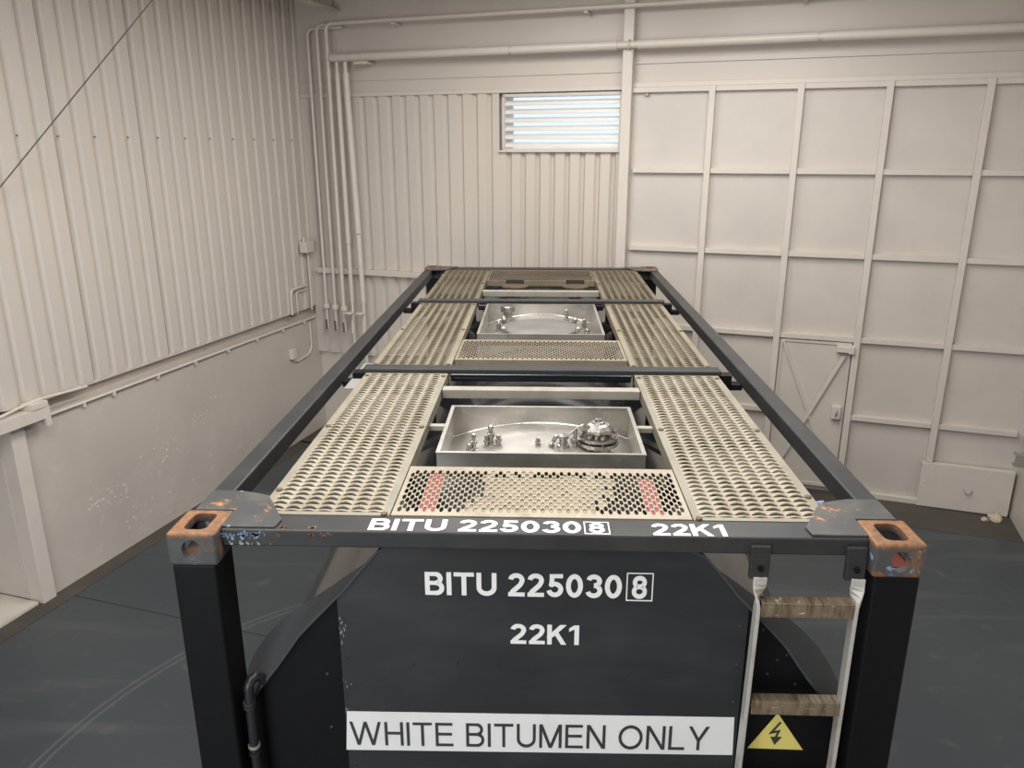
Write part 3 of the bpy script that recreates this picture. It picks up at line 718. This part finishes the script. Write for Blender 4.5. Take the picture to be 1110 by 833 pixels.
# tank shell, end skirts, end plates
RC, ZC = 1.18, 1.31
n = 96
mb = MB()
vs = []
for (r, y) in ((0.0, 0.33), (0.7, 0.33), (1.165, 0.30), (RC, 0.31), (RC, LEN - 0.31), (1.165, LEN - 0.30), (0.7, LEN - 0.33), (0.0, LEN - 0.33)):
    vs += [(r * math.cos(2 * math.pi * j / n), y, ZC + r * math.sin(2 * math.pi * j / n)) for j in range(n)]
fs = [(i * n + j, i * n + (j + 1) % n, (i + 1) * n + (j + 1) % n, (i + 1) * n + j) for i in range(7) for j in range(n)]
mb.add(vs, fs); shell = mb.build('tank_shell', M['tank'], tank, smooth=True)
for y in (1.46, 4.20):
    mb = MB(); ar = [(math.cos(a), math.sin(a)) for a in [2 * math.pi * j / n for j in range(n)]]
    vs = [(r * c, yy, ZC + r * s_) for (r, yy) in ((RC - .004, y - .045), (RC + .010, y - .045), (RC + .010, y + .045), (RC - .004, y + .045)) for c, s_ in ar]
    fs = [(i * n + j, i * n + (j + 1) % n, ((i + 1) % 4) * n + (j + 1) % n, ((i + 1) % 4) * n + j) for i in range(4) for j in range(n)]
    mb.add(vs, fs); mb.build('cladding_strap', M['panel'], tank, smooth=True)
PROFILE = [(0.0, 2.515), (0.53, 2.515), (0.60, 2.435), (0.665, 2.352), (0.755, 2.255), (0.84, 2.163), (0.893, 2.085), (0.938, 2.02), (1.0, 1.94), (1.05, 1.855), (1.11, 1.70), (1.155, 1.53), (1.178, 1.31)]
def end_radius(a):
    """distance from the shell axis to the end plate outline at angle a from vertical"""
    a = abs((a + math.pi) % (2 * math.pi) - math.pi)
    if a >= math.pi / 2: return 1.178
    for (xa, za), (xb, zb) in zip(PROFILE, PROFILE[1:]):
        a0, a1 = math.atan2(xa, za - ZC), math.atan2(xb, zb - ZC)
        if a0 <= a <= a1 + 1e-9:
            dx, dz = xb - xa, zb - za; s_, c_ = math.sin(a), math.cos(a)
            # ray (s,c)*r meets the segment
            den = s_ * dz - c_ * dx
            return (xa * dz - (za - ZC) * dx) / den
    return 1.178
NA = 144
ANG = [2 * math.pi * j / NA for j in range(NA)]
def outline(k=1.0, add=0.0): return [((end_radius(a) * k + add) * math.sin(a), ZC + (end_radius(a) * k + add) * math.cos(a)) for a in ANG]
for e in (0, 1):
    yy_ = lambda y: y if e == 0 else LEN - y
    mb = MB(); vs = []
    fo, fi = outline(), outline(1.0, -0.008)
    def back_r(a, d):
        a = math.degrees(abs((a + math.pi) % (2 * math.pi) - math.pi))
        for (a0, r0), (a1, r1) in zip(FLARE, FLARE[1:]):
            if a0 <= a <= a1: return r0 + (r1 - r0) * (a - a0) / (a1 - a0) - d
        return RC + .010 - d
    FLARE = [(0, RC + .010), (41, RC + .012), (46, 1.207), (51, 1.232), (57, 1.250), (64, 1.258), (72, 1.235), (82, 1.20), (92, RC + .010)]
    bo = [(back_r(a, 0) * math.sin(a), ZC + back_r(a, 0) * math.cos(a)) for a in ANG]; bi = [(back_r(a, .010) * math.sin(a), ZC + back_r(a, .010) * math.cos(a)) for a in ANG]
    for (ring, y) in ((fi, 0.085), (fo, 0.085), (bo, 0.32), (bi, 0.32)): vs += [(x, yy_(y), z) for x, z in ring]
    fs = [(i * NA + j, i * NA + (j + 1) % NA, ((i + 1) % 4) * NA + (j + 1) % NA, ((i + 1) % 4) * NA + j) for i in range(4) for j in range(NA)]
    mb.add(vs, fs); mb.build('end_skirt', M['skirt'], tank, smooth=True)
    mb = MB(); mb.prism(outline(1.0, -0.007), 'y', *sorted((yy_(0.112), yy_(0.122)))); mb.build('end_plate', M['black'], tank)
# the big centre sheet bolted over the front end plate
YS = 0.098
def prof_z(x):
    x = abs(x)
    for (xa, za), (xb, zb) in zip(PROFILE, PROFILE[1:]):
        if xa <= x <= xb: return za + (zb - za) * (x - xa) / (xb - xa) - 0.012
poly = [(-0.70, 0.35), (0.71, 0.35)] + [(x, prof_z(x)) for x in [0.71 - 1.41 * k / 40 for k in range(41)]]
mb = MB(); mb.prism(poly, 'y', YS, 0.112)
rr = random.Random(5)
def rivet(mb, x, z, y, r=0.0065):
    mb.add([(x + r * math.cos(t), y, z + r * math.sin(t)) for t in [i * math.pi / 4 for i in range(8)]] + [(x + .55 * r * math.cos(t), y - .005, z + .55 * r * math.sin(t)) for t in [i * math.pi / 4 for i in range(8)]],
           [(i, (i + 1) % 8, 8 + (i + 1) % 8, 8 + i) for i in range(8)] + [tuple(range(8, 16))])
for k in range(12):
    z = 2.22 - 0.155 * k
    if 1.62 < z < 1.88: continue
    rivet(mb, -0.678, z, YS); rivet(mb, 0.688, z, YS)
for k in range(7): rivet(mb, -0.45 + 0.15 * k + rr.uniform(-.02, .02), 2.03 + rr.uniform(-.02, .02), YS, 0.004)
for k in range(26):
    x = -0.699 + abs(rr.gauss(0, 0.012)); z = rr.choice((2.17, 2.20, 2.13, 1.96, 1.70, 1.84)) + rr.uniform(-0.025, 0.025); q = rr.uniform(.0015, .004)
    mb.prism([(x - q * .5, z - q * 2), (x + q * .6, z - q), (x + q * .3, z + q * 2), (x - q * .4, z + q)], 'y', YS - 0.0006, YS + 0.001, 1)
sheet = mb.build('end_sheet', [M['panel'], M['light_plate']], tank, bevel=0.0)
for (x, z) in ((-0.76, 1.98), (-0.76, 1.75), (0.77, 2.20), (0.83, 2.08), (0.90, 1.98), (0.80, 2.02), (0.86, 2.10), (0.79, 1.90), (0.98, 1.90)):
    mb = MB(); rivet(mb, x, z, 0.112); mb.build('rivet', M['panel'], tank)

# lettering
def on_front(y): return lambda u, w, t: (u, y - t, w)
def on_top(z): return lambda u, w, t: (u, w, z + t)
text_mesh('container_number', 'BITU 225030', -0.392, 0.277, 2.322, 2.410, on_front(YS - 0.0005), M['white'], tank, bold=0.195)
text_mesh('check_digit', '8', 0.311, 0.362, 2.322, 2.408, on_front(YS - 0.0005), M['white'], tank, bold=0.195)
def frame_box(name, x0, x1, a0, a1, w, place):
    mb = MB()
    for (u0, u1, v0, v1) in ((x0, x1, a0, a0 + w), (x0, x1, a1 - w, a1), (x0, x0 + w, a0 + w, a1 - w), (x1 - w, x1, a0 + w, a1 - w)):
        vs = [place(u, v, tt) for tt in (0, 0.0012) for (u, v) in ((u0, v0), (u1, v0), (u1, v1), (u0, v1))]
        mb.add(vs, [(0, 1, 2, 3), (7, 6, 5, 4), (0, 4, 5, 1), (1, 5, 6, 2), (2, 6, 7, 3), (3, 7, 4, 0)])
    return mb.build(name, M['white'], tank)
frame_box('check_digit_frame', 0.292, 0.382, 2.312, 2.420, 0.004, on_front(YS - 0.0005))
text_mesh('type_code', '22K1', -0.101, 0.137, 2.134, 2.212, on_front(YS - 0.0005), M['white'], tank, bold=0.195)
ZT = 2.5832
text_mesh('container_number', 'BITU 225030', -0.570, 0.134, 0.060, 0.140, on_top(ZT), M['white'], tank, bold=0.195)
text_mesh('check_digit', '8', 0.160, 0.212, 0.064, 0.132, on_top(ZT), M['white'], tank, bold=0.195)
frame_box('check_digit_frame', 0.144, 0.228, 0.056, 0.142, 0.004, on_top(ZT))
text_mesh('type_code', '22K1', 0.366, 0.606, 0.054, 0.134, on_top(ZT), M['white'], tank, bold=0.195)
mb = MB(); yy = YS - 0.0005
mb.add([(-0.694, yy, 1.834), (0.696, yy, 1.847), (0.702, yy, 1.684), (-0.706, yy, 1.664), (-0.694, yy - .001, 1.834), (0.696, yy - .001, 1.847), (0.702, yy - .001, 1.684), (-0.706, yy - .001, 1.664)],
       [(0, 1, 2, 3), (7, 6, 5, 4), (0, 4, 5, 1), (1, 5, 6, 2), (2, 6, 7, 3), (3, 7, 4, 0)])
stk = mb.build('cargo_sticker', M['sticker'], tank)
def on_sticker(u, w, t): return (u, yy - 0.0012 - t, w + (u + 0.7) * 0.0115)
text_mesh('lettering', 'WHITE BITUMEN ONLY', -0.688, 0.612, 1.688, 1.790, on_sticker, M['ink'], stk, bold=0.125, gap=0.15)
# warning triangle
yt = 0.1115
def tri(pts, y0, y1):
    mb = MB(); mb.prism(pts, 'y', y0, y1); return mb
ap, bl, br_ = (0.852, 1.858), (0.758, 1.704), (0.956, 1.702)
sign = tri([ap, bl, br_], yt - 0.0012, yt).build('warning_sign', M['yellow'], tank)
mb = MB(); q0, q1 = yt - 0.0030, yt - 0.0014
mb.prism([(0.862, 1.822), (0.869, 1.819), (0.845, 1.781), (0.869, 1.788), (0.855, 1.748), (0.848, 1.751), (0.857, 1.776), (0.827, 1.768)], 'y', q0, q1)
mb.prism([(0.852, 1.722), (0.834, 1.757), (0.875, 1.757)], 'y', q0 - 0.0003, q1)
mb.build('lightning_arrow', M['ink'], sign)

# saddles under the tank
for y in (0.9, LEN - 0.9):
    poly = [(-1.10, 0.14), (1.10, 0.14)] + [(1.17 * math.sin(a), ZC - 1.17 * math.cos(a)) for a in [R(55) - R(110) * k / 16 for k in range(17)]]
    mb = MB(); mb.prism(poly, 'y', y - 0.08, y + 0.08); mb.build('saddle', M['black'], tank)

# ---- walkway panels
def cell(mb, cx_, cy_, w, h, a, b, z, zfun, depth, fill=None, wall=0.006):
    N = 16; outer, inner = [], []
    for i in range(N):
        t = 2 * math.pi * i / N; c_, s_ = math.cos(t), math.sin(t); k = max(abs(c_), abs(s_))
        ox, oy = c_ / k * w / 2, s_ / k * h / 2; ix, iy = a * c_, b * s_
        outer.append((cx_ + ox, cy_ + oy, z + zfun(ox, oy, False))); inner.append((cx_ + ix, cy_ + iy, z + zfun(ix, iy, True)))
    low = [(x, y, zz - wall) for x, y, zz in inner]
    vs = outer + inner + low
    fs = [(i, (i + 1) % N, N + (i + 1) % N, N + i) for i in range(N)] + [(N + i, N + (i + 1) % N, 2 * N + (i + 1) % N, 2 * N + i) for i in range(N)]
    mb.add(vs, fs)
    if fill is not None:
        mb.add([(x, y, zz - fill[1]) for x, y, zz in inner], [tuple(range(N))], fill[0])
ZW = 2.583
def walkway(s, y0, y1, m, cut=False):
    mb = MB(); xi, xo = 0.518, 0.978; cols = 7; mg = 0.028
    cw = (xo - xi - 2 * mg) / cols
    rows = int(round((y1 - y0 - 0.05) / 0.0375)); ch = (y1 - y0 - 0.05) / rows
    def zf(x, y, hole):
        base = 0.0048 * math.cos(math.pi * x / cw) ** 2
        return base + ((0.0045 if y > 0 else -0.001) * max(0, 1 - (x / 0.026) ** 2) if hole else 0)
    for c_ in range(cols):
        for r_ in range(rows):
            cell(mb, xi + mg + cw * (c_ + .5), y0 + 0.025 + ch * (r_ + .5), cw, ch, cw * 0.48, ch * 0.175, ZW, zf, 0, wall=0.005)
    # side margins, skirts, end strips
    mb.box(xi, xi + mg, y0, y1, ZW - 0.004, ZW, 1); mb.box(xo - mg, xo, y0, y1, ZW - 0.004, ZW, 1)
    mb.box(xi + mg, xo - mg, y0, y0 + 0.025, ZW - 0.004, ZW, 1); mb.box(xi + mg, xo - mg, y1 - 0.025, y1, ZW - 0.004, ZW, 1)
    mb.box(xi, xi + 0.004, y0, y1, ZW - 0.055, ZW - 0.004, 1); mb.box(xo - 0.004, xo, y0, y1, ZW - 0.055, ZW - 0.004, 1)
    if s < 0:
        mb.v = [(-x, y, z) for x, y, z in mb.v]
    o = mb.build('walkway_panel', [m, M['grip_edge'] if y0 < 1 else m], tank)
    for y in (y0 + 0.06 if y0 > 1 else 0.36, (y0 + y1) / 2, y1 - 0.06):
        for x in (xi + 0.018, xo - 0.018):
            if x < 0.7 and y0 < 1 and y < 0.4: y_ = 0.175
            else: y_ = y
            b2 = MB(); b2.lathe([(0.0, 0.0), (0.012, 0.0), (0.012, 0.006), (0.006, 0.009), (0.0, 0.009)], (s * x, y_, ZW), 8); b2.build('bolt', M['bolt'], o)
    return o
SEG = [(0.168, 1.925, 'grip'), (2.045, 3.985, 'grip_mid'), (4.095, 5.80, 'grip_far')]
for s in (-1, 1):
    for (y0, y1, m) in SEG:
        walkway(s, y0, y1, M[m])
    for y in (0.95, 1.70, 2.30, 3.70, 4.40, 5.40):
        mb = MB()
        zb = ZC + math.sqrt(RC ** 2 - 0.56 ** 2) - 0.01; zb2 = ZC + math.sqrt(RC ** 2 - 0.66 ** 2) - 0.01
        pl = [(s * 0.56, zb), (s * 0.56, 2.53), (s * 0.66, 2.53), (s * 0.66, zb2)]
        mb.prism(pl, 'y', y, y + 0.008); mb.prism([(s * 0.53, 2.53), (s * 0.972, 2.53), (s * 0.972, 2.574), (s * 0.53, 2.574)], 'y', y, y + 0.035)
        mb.build('walkway_support', M['black'], tank)
# crossbars over the walkways and stub beams out to the side rails
for (y0, y1) in ((1.935, 2.032), (3.995, 4.085)):
    mb = MB(); mb.box(-1.0, 1.0, y0, y1, 2.577, 2.604); mb.build('crossbar', M['black_old'], tank, bevel=0.004)
    for s in (-1, 1):
        xa, xb = sorted((s * 1.125, s * 0.90)); yc = (y0 + y1) / 2 - 0.0
        mb = MB(); mb.box(xa, xb, yc - 0.035, yc + 0.035, 2.490, 2.526); mb.build('outrigger', M['black'], tank, bevel=0.006)
        mb = MB(); mb.box(*sorted((s * 1.06, s * 0.985)), yc - 0.045, yc + 0.03, 2.526, 2.58); mb.build('outrigger_block', M['black'], tank, bevel=0.004)
    mb = MB(); mb.tube([(-0.513, y0 + 0.10, 2.528), (0.513, y0 + 0.10, 2.528)], 0.022, 12); mb.build('hose_bar', M['bluebar'], tank, smooth=True)
for (s, y0, y1) in ((-1, 1.72, 1.90), (-1, 2.05, 2.22)):
    mb = MB(); mb.box(*sorted((s * 1.055, s * 0.992)), y0, y1, 2.548, 2.556); mb.build('edge_plate', M['light_plate'], tank, bevel=0.002)
mb = MB(); mb.tube([(0.985, 0.345, 2.565), (1.012, 0.345, 2.570)], 0.010, 8); mb.build('edge_bolt', M['bluedrop'], tank)
# pale square cross tubes
for y in (1.625, 4.555):
    mb = MB(); mb.box(-0.515, 0.515, y, y + 0.065, 2.532, 2.583); mb.build('cross_tube', M['galv'], tank, bevel=0.005)
for s in (-1, 1):
    xa, xb = sorted((s * 0.434, s * 0.517))
    mb = MB(); mb.box(xa, xb, 1.145, 1.180, 2.530, 2.555); mb.build('box_tie', M['galv'], tank, bevel=0.003)

# ---- perforated cross gratings
def grating(y0, y1, z, m, dirt, red, cols=68, front_lip=0.03, seed=1):
    rg = random.Random(seed); mb = MB(); x0, x1 = -0.513, 0.513; mg = 0.014
    mf, mbk = 0.026, 0.030
    cw = (x1 - x0 - 2 * mg) / cols; rows = max(3, int(round((y1 - y0 - mf - mbk) / 0.054))); ch = (y1 - y0 - mf - mbk) / (rows + .5)
    for c_ in range(cols):
        off = (c_ % 2) * ch / 2; cx_ = x0 + mg + cw * (c_ + .5)
        for r_ in range(rows):
            cy_ = y0 + mf + ch * (r_ + .5) + off
            fill = None
            if dirt and abs(cx_ + 0.03 * math.sin(9 * cy_)) < 0.235 + rg.uniform(-.03, .03) and r_ < rows - 1 + (rg.random() < .3):
                fill = (1, rg.uniform(0.0025, 0.005))
            for c0 in (-0.395, 0.395) if red else ():
                if abs(cx_ - c0) < 0.026 and cy_ < y1 - (0.06 if c0 < 0 else 0.10): fill = (2, 0.0025)
            cell(mb, cx_, cy_, cw, ch, cw * 0.485, ch * 0.41, z, lambda x, y, hole: (-0.001 if hole else 0.0), 0, fill, wall=0.0022)
        ya = y0 + mf if c_ % 2 else y0 + mf + ch * rows
        mb.box(x0 + mg + cw * c_, x0 + mg + cw * (c_ + 1), ya, ya + ch / 2, z - 0.002, z)
    mb.box(x0, x1, y0, y0 + mf, z - 0.004, z); mb.box(x0, x1, y1 - mbk, y1, z - 0.004, z)
    mb.box(x0, x0 + mg, y0 + mf, y1 - mbk, z - 0.004, z); mb.box(x1 - mg, x1, y0 + mf, y1 - mbk, z - 0.004, z)
    mb.box(x0, x1, y0, y0 + 0.004, z - front_lip, z - 0.004); mb.box(x0, x1, y1 - 0.004, y1, z - 0.04, z - 0.004)
    o = mb.build('cross_grating', [m, M['dirtfill'], M['redfill']], tank)
    return o
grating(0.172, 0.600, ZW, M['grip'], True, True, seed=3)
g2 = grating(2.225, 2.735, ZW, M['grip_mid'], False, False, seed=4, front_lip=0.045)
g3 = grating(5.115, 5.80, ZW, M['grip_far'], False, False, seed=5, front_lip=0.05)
mb = MB()
for x in (-0.45, 0.45): mb.box(x - 0.02, x + 0.02, 2.226, 2.24, 2.45, 2.54)
mb.build('grating_foot', M['light_plate'], tank)
# notched tabs and rusty covers under the far grating
for x in (-0.245, 0.325):
    mb = MB(); mb.lathe([(0.05, -0.10), (0.05, -0.006), (0.125, -0.006), (0.125, 0.008), (0.10, 0.012), (0.0, 0.012)], (x, 5.02, 2.545), 28)
    o = mb.build('steam_cover', M['rustdisc'], tank, smooth=True)
    mb = MB(); mb.box(x - 0.085, x + 0.085, 5.108, 5.114, 2.54, 2.592); mb.build('lug', M['hole'], o)

# ---- spill boxes
def spill_box(y0, y1, zt):
    mb = MB(); x0, x1 = -0.43, 0.43; w = 0.006; zb = 2.385
    mb.box(x0, x1, y0, y0 + w, zb, zt); mb.box(x0, x1, y1 - w, y1, zb, zt)
    mb.box(x0, x0 + w, y0 + w, y1 - w, zb, zt); mb.box(x1 - w, x1, y0 + w, y1 - w, zb, zt)
    # folded rim
    rw = 0.014
    mb.box(x0 - 0.003, x1 + 0.003, y0 - 0.003, y0 + rw, zt, zt + 0.004); mb.box(x0 - 0.003, x1 + 0.003, y1 - rw, y1 + 0.003, zt, zt + 0.004)
    mb.box(x0 - 0.003, x0 + rw, y0 + rw, y1 - rw, zt, zt + 0.004); mb.box(x1 - rw, x1 + 0.003, y0 + rw, y1 - rw, zt, zt + 0.004)
    o = mb.build('spill_box', M['stainless'], tank)
    # curved steel floor of the box
    mb = MB(); k = 24; rf = RC + 0.012
    vs = [(x, y, ZC + math.sqrt(rf ** 2 - x * x) - dz) for dz in (0, 0.004) for y in (y0 + w, y1 - w) for x in [x0 + w + (x1 - x0 - 2 * w) * i / k for i in range(k + 1)]]
    n1 = k + 1
    fs = [(i, i + 1, n1 + i + 1, n1 + i) for i in range(k)] + [(2 * n1 + i + 1, 2 * n1 + i, 3 * n1 + i, 3 * n1 + i + 1) for i in range(k)]
    mb.add(vs, fs); mb.build('box_floor', M['stainless'], o, smooth=True)
    mb = MB(); mb.tube([(x, y1 - w - 0.004, ZC + math.sqrt(rf ** 2 - x * x) + 0.002) for x in [x0 + w + (x1 - x0 - 2 * w) * i / k for i in range(k + 1)]], 0.005, 6); mb.build('weld_bead', M['polished'], o, smooth=True)
    return o
def zf_(x): return ZC + math.sqrt((RC + 0.012) ** 2 - x * x)
b1 = spill_box(0.742, 1.352, 2.583)
# relief valve in the near box
vx, vy = 0.262, 1.10; z0 = zf_(vx) - 0.012
mb = MB(); mb.lathe([(0.060, 0.0), (0.060, 0.035), (0.095, 0.037), (0.095, 0.052), (0.058, 0.054), (0.058, 0.060), (0.092, 0.062), (0.092, 0.076), (0.046, 0.078), (0.046, 0.098), (0.0, 0.099)], (vx, vy, z0), 24)
val_ = mb; mb = MB(); mb.lathe([(0.0, 0.097), (0.072, 0.098), (0.074, 0.112), (0.052, 0.128), (0.030, 0.132), (0.028, 0.142), (0.0, 0.143)], (vx, vy, z0), 8)
mb.lathe([(0.0, 0.14), (0.016, 0.142), (0.016, 0.154), (0.0, 0.155)], (vx, vy, z0), 6)
mb.build('valve_bonnet', M['polished'], b1, bevel=0.002)
val = val_.build('relief_valve', M['polished'], b1, smooth=True)
mb = MB()
for k in range(8):
    a_ = 2 * math.pi * k / 8 + 0.2; x, y = vx + 0.078 * math.cos(a_), vy + 0.078 * math.sin(a_)
    mb.lathe([(0.0, 0.03), (0.011, 0.03), (0.011, 0.040), (0.006, 0.041), (0.006, 0.082), (0.012, 0.083), (0.012, 0.094), (0.0, 0.095)], (x, y, z0), 8)
    if k % 2 == 0: mb.bar((vx + 0.05 * math.cos(a_), vy + 0.05 * math.sin(a_), z0 + 0.085), (vx + 0.05 * math.cos(a_), vy + 0.05 * math.sin(a_), z0 + 0.125), 0.014, 0.014, (1, 0, 0))
mb.tube([(vx - 0.09, vy - 0.02, z0 + 0.055), (vx - 0.12, vy - 0.035, z0 + 0.055)], 0.017, 10)
mb.tube([(vx - 0.105, vy - 0.03, z0 + 0.11), (vx - 0.105, vy - 0.03, z0 + 0.03)], 0.010, 10)
b1v = mb.build('valve_bolts', M['polished'], b1, smooth=True)
mb = MB(); x, y = vx - 0.16, vy - 0.05; z = zf_(x) - 0.004
mb.lathe([(0.03, 0.0), (0.03, 0.016), (0.018, 0.018), (0.018, 0.045), (0.026, 0.047), (0.026, 0.058), (0.0, 0.06)], (x, y, z), 14)
mb.tube(bend([(x, y, z + 0.05), (x - 0.03, y - 0.005, z + 0.06), (x - 0.045, y - 0.01, z + 0.03)], 0.02, 4), 0.010, 8)
mb.tube(bend([(x + 0.01, y + 0.01, z + 0.04), (x + 0.05, y + 0.02, z + 0.08), (x + 0.09, y + 0.03, z + 0.10)], 0.03, 4), 0.006, 8)
mb.build('test_cock', M['polished'], b1, smooth=True)
def fitting(x, y, h, r, parent):
    z = zf_(x) - 0.004; mb = MB()
    mb.lathe([(r * 1.9, 0.0), (r * 1.9, 0.10 * h), (r, 0.12 * h), (r, 0.40 * h), (r * 1.5, 0.42 * h), (r * 1.5, 0.58 * h), (r * .8, 0.60 * h), (r * .8, 0.80 * h), (r * 1.1, 0.81 * h), (r * .9, 0.94 * h), (r * .3, h), (0, h)], (x, y, z), 12)
    return mb.build('pipe_fitting', M['polished'], parent, smooth=True)
fitting(-0.305, 1.085, 0.085, 0.011, b1); fitting(-0.322, 1.06, 0.05, 0.012, b1)
fitting(-0.228, 1.115, 0.10, 0.013, b1); fitting(-0.247, 1.10, 0.06, 0.010, b1); fitting(-0.192, 1.09, 0.055, 0.011, b1)
fitting(-0.012, 1.06, 0.040, 0.009, b1); fitting(0.050, 1.04, 0.022, 0.010, b1)
# rusty studs on the front of the box
mb = MB()
for x in (-0.35, -0.315, 0.315, 0.345): mb.tube([(x, 0.742, 2.50), (x, 0.722, 2.50)], 0.010, 8)
mb.build('stud', M['bolt'], b1)

b2 = spill_box(2.885, 3.945, 2.583)
# domed manhole lid in the far box
lx, ly = -0.005, 3.47; z = 2.475
mb = MB(); mb.lathe([(0.27, -0.03), (0.27, 0.012), (0.295, 0.014), (0.295, 0.030), (0.27, 0.034), (0.22, 0.042), (0.14, 0.052), (0.06, 0.057), (0.0, 0.058)], (lx, ly, z), 48)
mb.build('manhole_lid', M['lid'], b2, smooth=True)
for k in (0, 2, 3, 5):
    a_ = 2 * math.pi * k / 6 + 0.55; c_, s_ = math.cos(a_), math.sin(a_)
    mb = MB(); x, y = lx + 0.315 * c_, ly + 0.315 * s_
    mb.tube([(x, y, zf_(x) - 0.01), (x, y, z + 0.065)], 0.011, 10); mb.lathe([(0.022, 0.0), (0.022, 0.018), (0.010, 0.03), (0.0, 0.03)], (x, y, z + 0.040), 8)
    mb.bar((x, y, z + 0.032), (lx + 0.27 * c_, ly + 0.27 * s_, z + 0.032), 0.03, 0.012)
    mb.build('swing_bolt', M['lid'], b2, smooth=True)
vx, vy = -0.262, 3.845
mb = MB(); mb.lathe([(0.034, 0.0), (0.034, 0.03), (0.055, 0.032), (0.055, 0.07), (0.048, 0.075), (0.0, 0.077)], (vx, vy, zf_(vx) - 0.008 + 0.05), 20); mb.lathe([(0.034, -0.01), (0.034, 0.06)], (vx, vy, zf_(vx)), 16)
mb.build('vent_valve', M['polished'], b2, smooth=True)
fitting(-0.318, 3.56, 0.075, 0.016, b2); fitting(-0.285, 3.64, 0.09, 0.014, b2); fitting(0.205, 3.83, 0.09, 0.013, b2); fitting(0.335, 3.62, 0.09, 0.015, b2); fitting(0.35, 3.48, 0.05, 0.018, b2)

# ---- ladder on the right of the front end
lad = empty('ladder', (0.87, 0.0, 0.16)); lad.parent = tank
def lad_off(mb):
    mb.v = [(x - 0.87, y, z - 0.16) for x, y, z in mb.v]; return mb
for s, xs in ((-1, 0.712), (1, 1.026)):
    mb = MB(); secs = []
    for (z, ang, w, th) in ((2.455, 0, .044, .008), (2.43, 4, .044, .008), (2.415, 20, .044, .009), (2.395, 50, .042, .010), (2.375, 75, .042, .011), (2.355, 88, .042, .012), (2.33, 90, .042, .013), (1.4, 90, .042, .013), (0.17, 90, .042, .013)):
        a_ = R(ang) * (1 if s < 0 else -1); c_, s_ = math.cos(a_), math.sin(a_)
        xx = xs + (2.4 - z) * 0.012 * (-1 if s < 0 else -0.3)
        secs.append([(xx + c_ * u * w / 2 - s_ * v * th / 2, 0.022 + s_ * u * w / 2 + c_ * v * th / 2, z) for u, v in ((-1, -1), (1, -1), (1, 1), (-1, 1))])
    vs = [p for q in secs for p in q]; k = len(secs)
    fs = [(i * 4 + j, i * 4 + (j + 1) % 4, (i + 1) * 4 + (j + 1) % 4, (i + 1) * 4 + j) for i in range(k - 1) for j in range(4)] + [(3, 2, 1, 0), tuple(range(4 * k - 4, 4 * k))]
    mb.add(vs, fs); lad_off(mb).build('stile', M['stair'], lad, bevel=0.002)
    xb = xs - 0.002 if s < 0 else xs - 0.01
    mb = MB(); mb.box(xb - 0.031, xb + 0.031, 0.031, 0.049, 2.445, 2.560); mb.box(xb - 0.031, xb + 0.031, 0.027, 0.031, 2.445, 2.52); lad_off(mb).build('bracket', M['black_old'], lad, bevel=0.004)
    mb = MB(); mb.tube([(xb, 0.027, 2.488), (xb, 0.014, 2.488)], 0.009, 8); lad_off(mb).build('bracket_bolt', M['black'], lad)
for k, z in enumerate((2.355, 1.975, 1.595, 1.215, 0.835, 0.455)):
    mb = MB(); x0, x1 = 0.7205, 1.018
    mb.box(x0, x1, 0.000, 0.046, z + 0.012, z + 0.018); mb.box(x0, x1, 0.000, 0.006, z - 0.034, z + 0.012); mb.box(x0, x1, 0.040, 0.046, z - 0.034, z + 0.012)
    for q in range(14): mb.box(x0 + 0.015 + q * 0.020, x0 + 0.023 + q * 0.020, 0.004, 0.040, z + 0.018, z + 0.022)
    lad_off(mb).build('rung', M['rung'], lad, bevel=0.002)

# ---- bent hose on the left of the front end
mb = MB(); path = bend([(-0.985, 0.10, 1.955), (-1.0, 0.075, 2.00), (-1.022, 0.045, 1.99), (-1.026, 0.045, 1.75), (-1.022, 0.05, 1.0), (-1.02, 0.05, 0.165)], 0.03, 5)
mb.tube(path, 0.017, 12); hose = mb.build('drain_hose', M['rubber'], tank, smooth=True)
for z in (1.905, 1.890, 1.72, 1.69):
    mb = MB(); mb.tube([(-1.026, 0.045, z - 0.005), (-1.026, 0.045, z + 0.005)], 0.0215, 12); mb.build('hose_clip', M['black_old'] if z > 1.8 else M['light_plate'] if z > 1.7 else M['rubber'], hose, smooth=True)
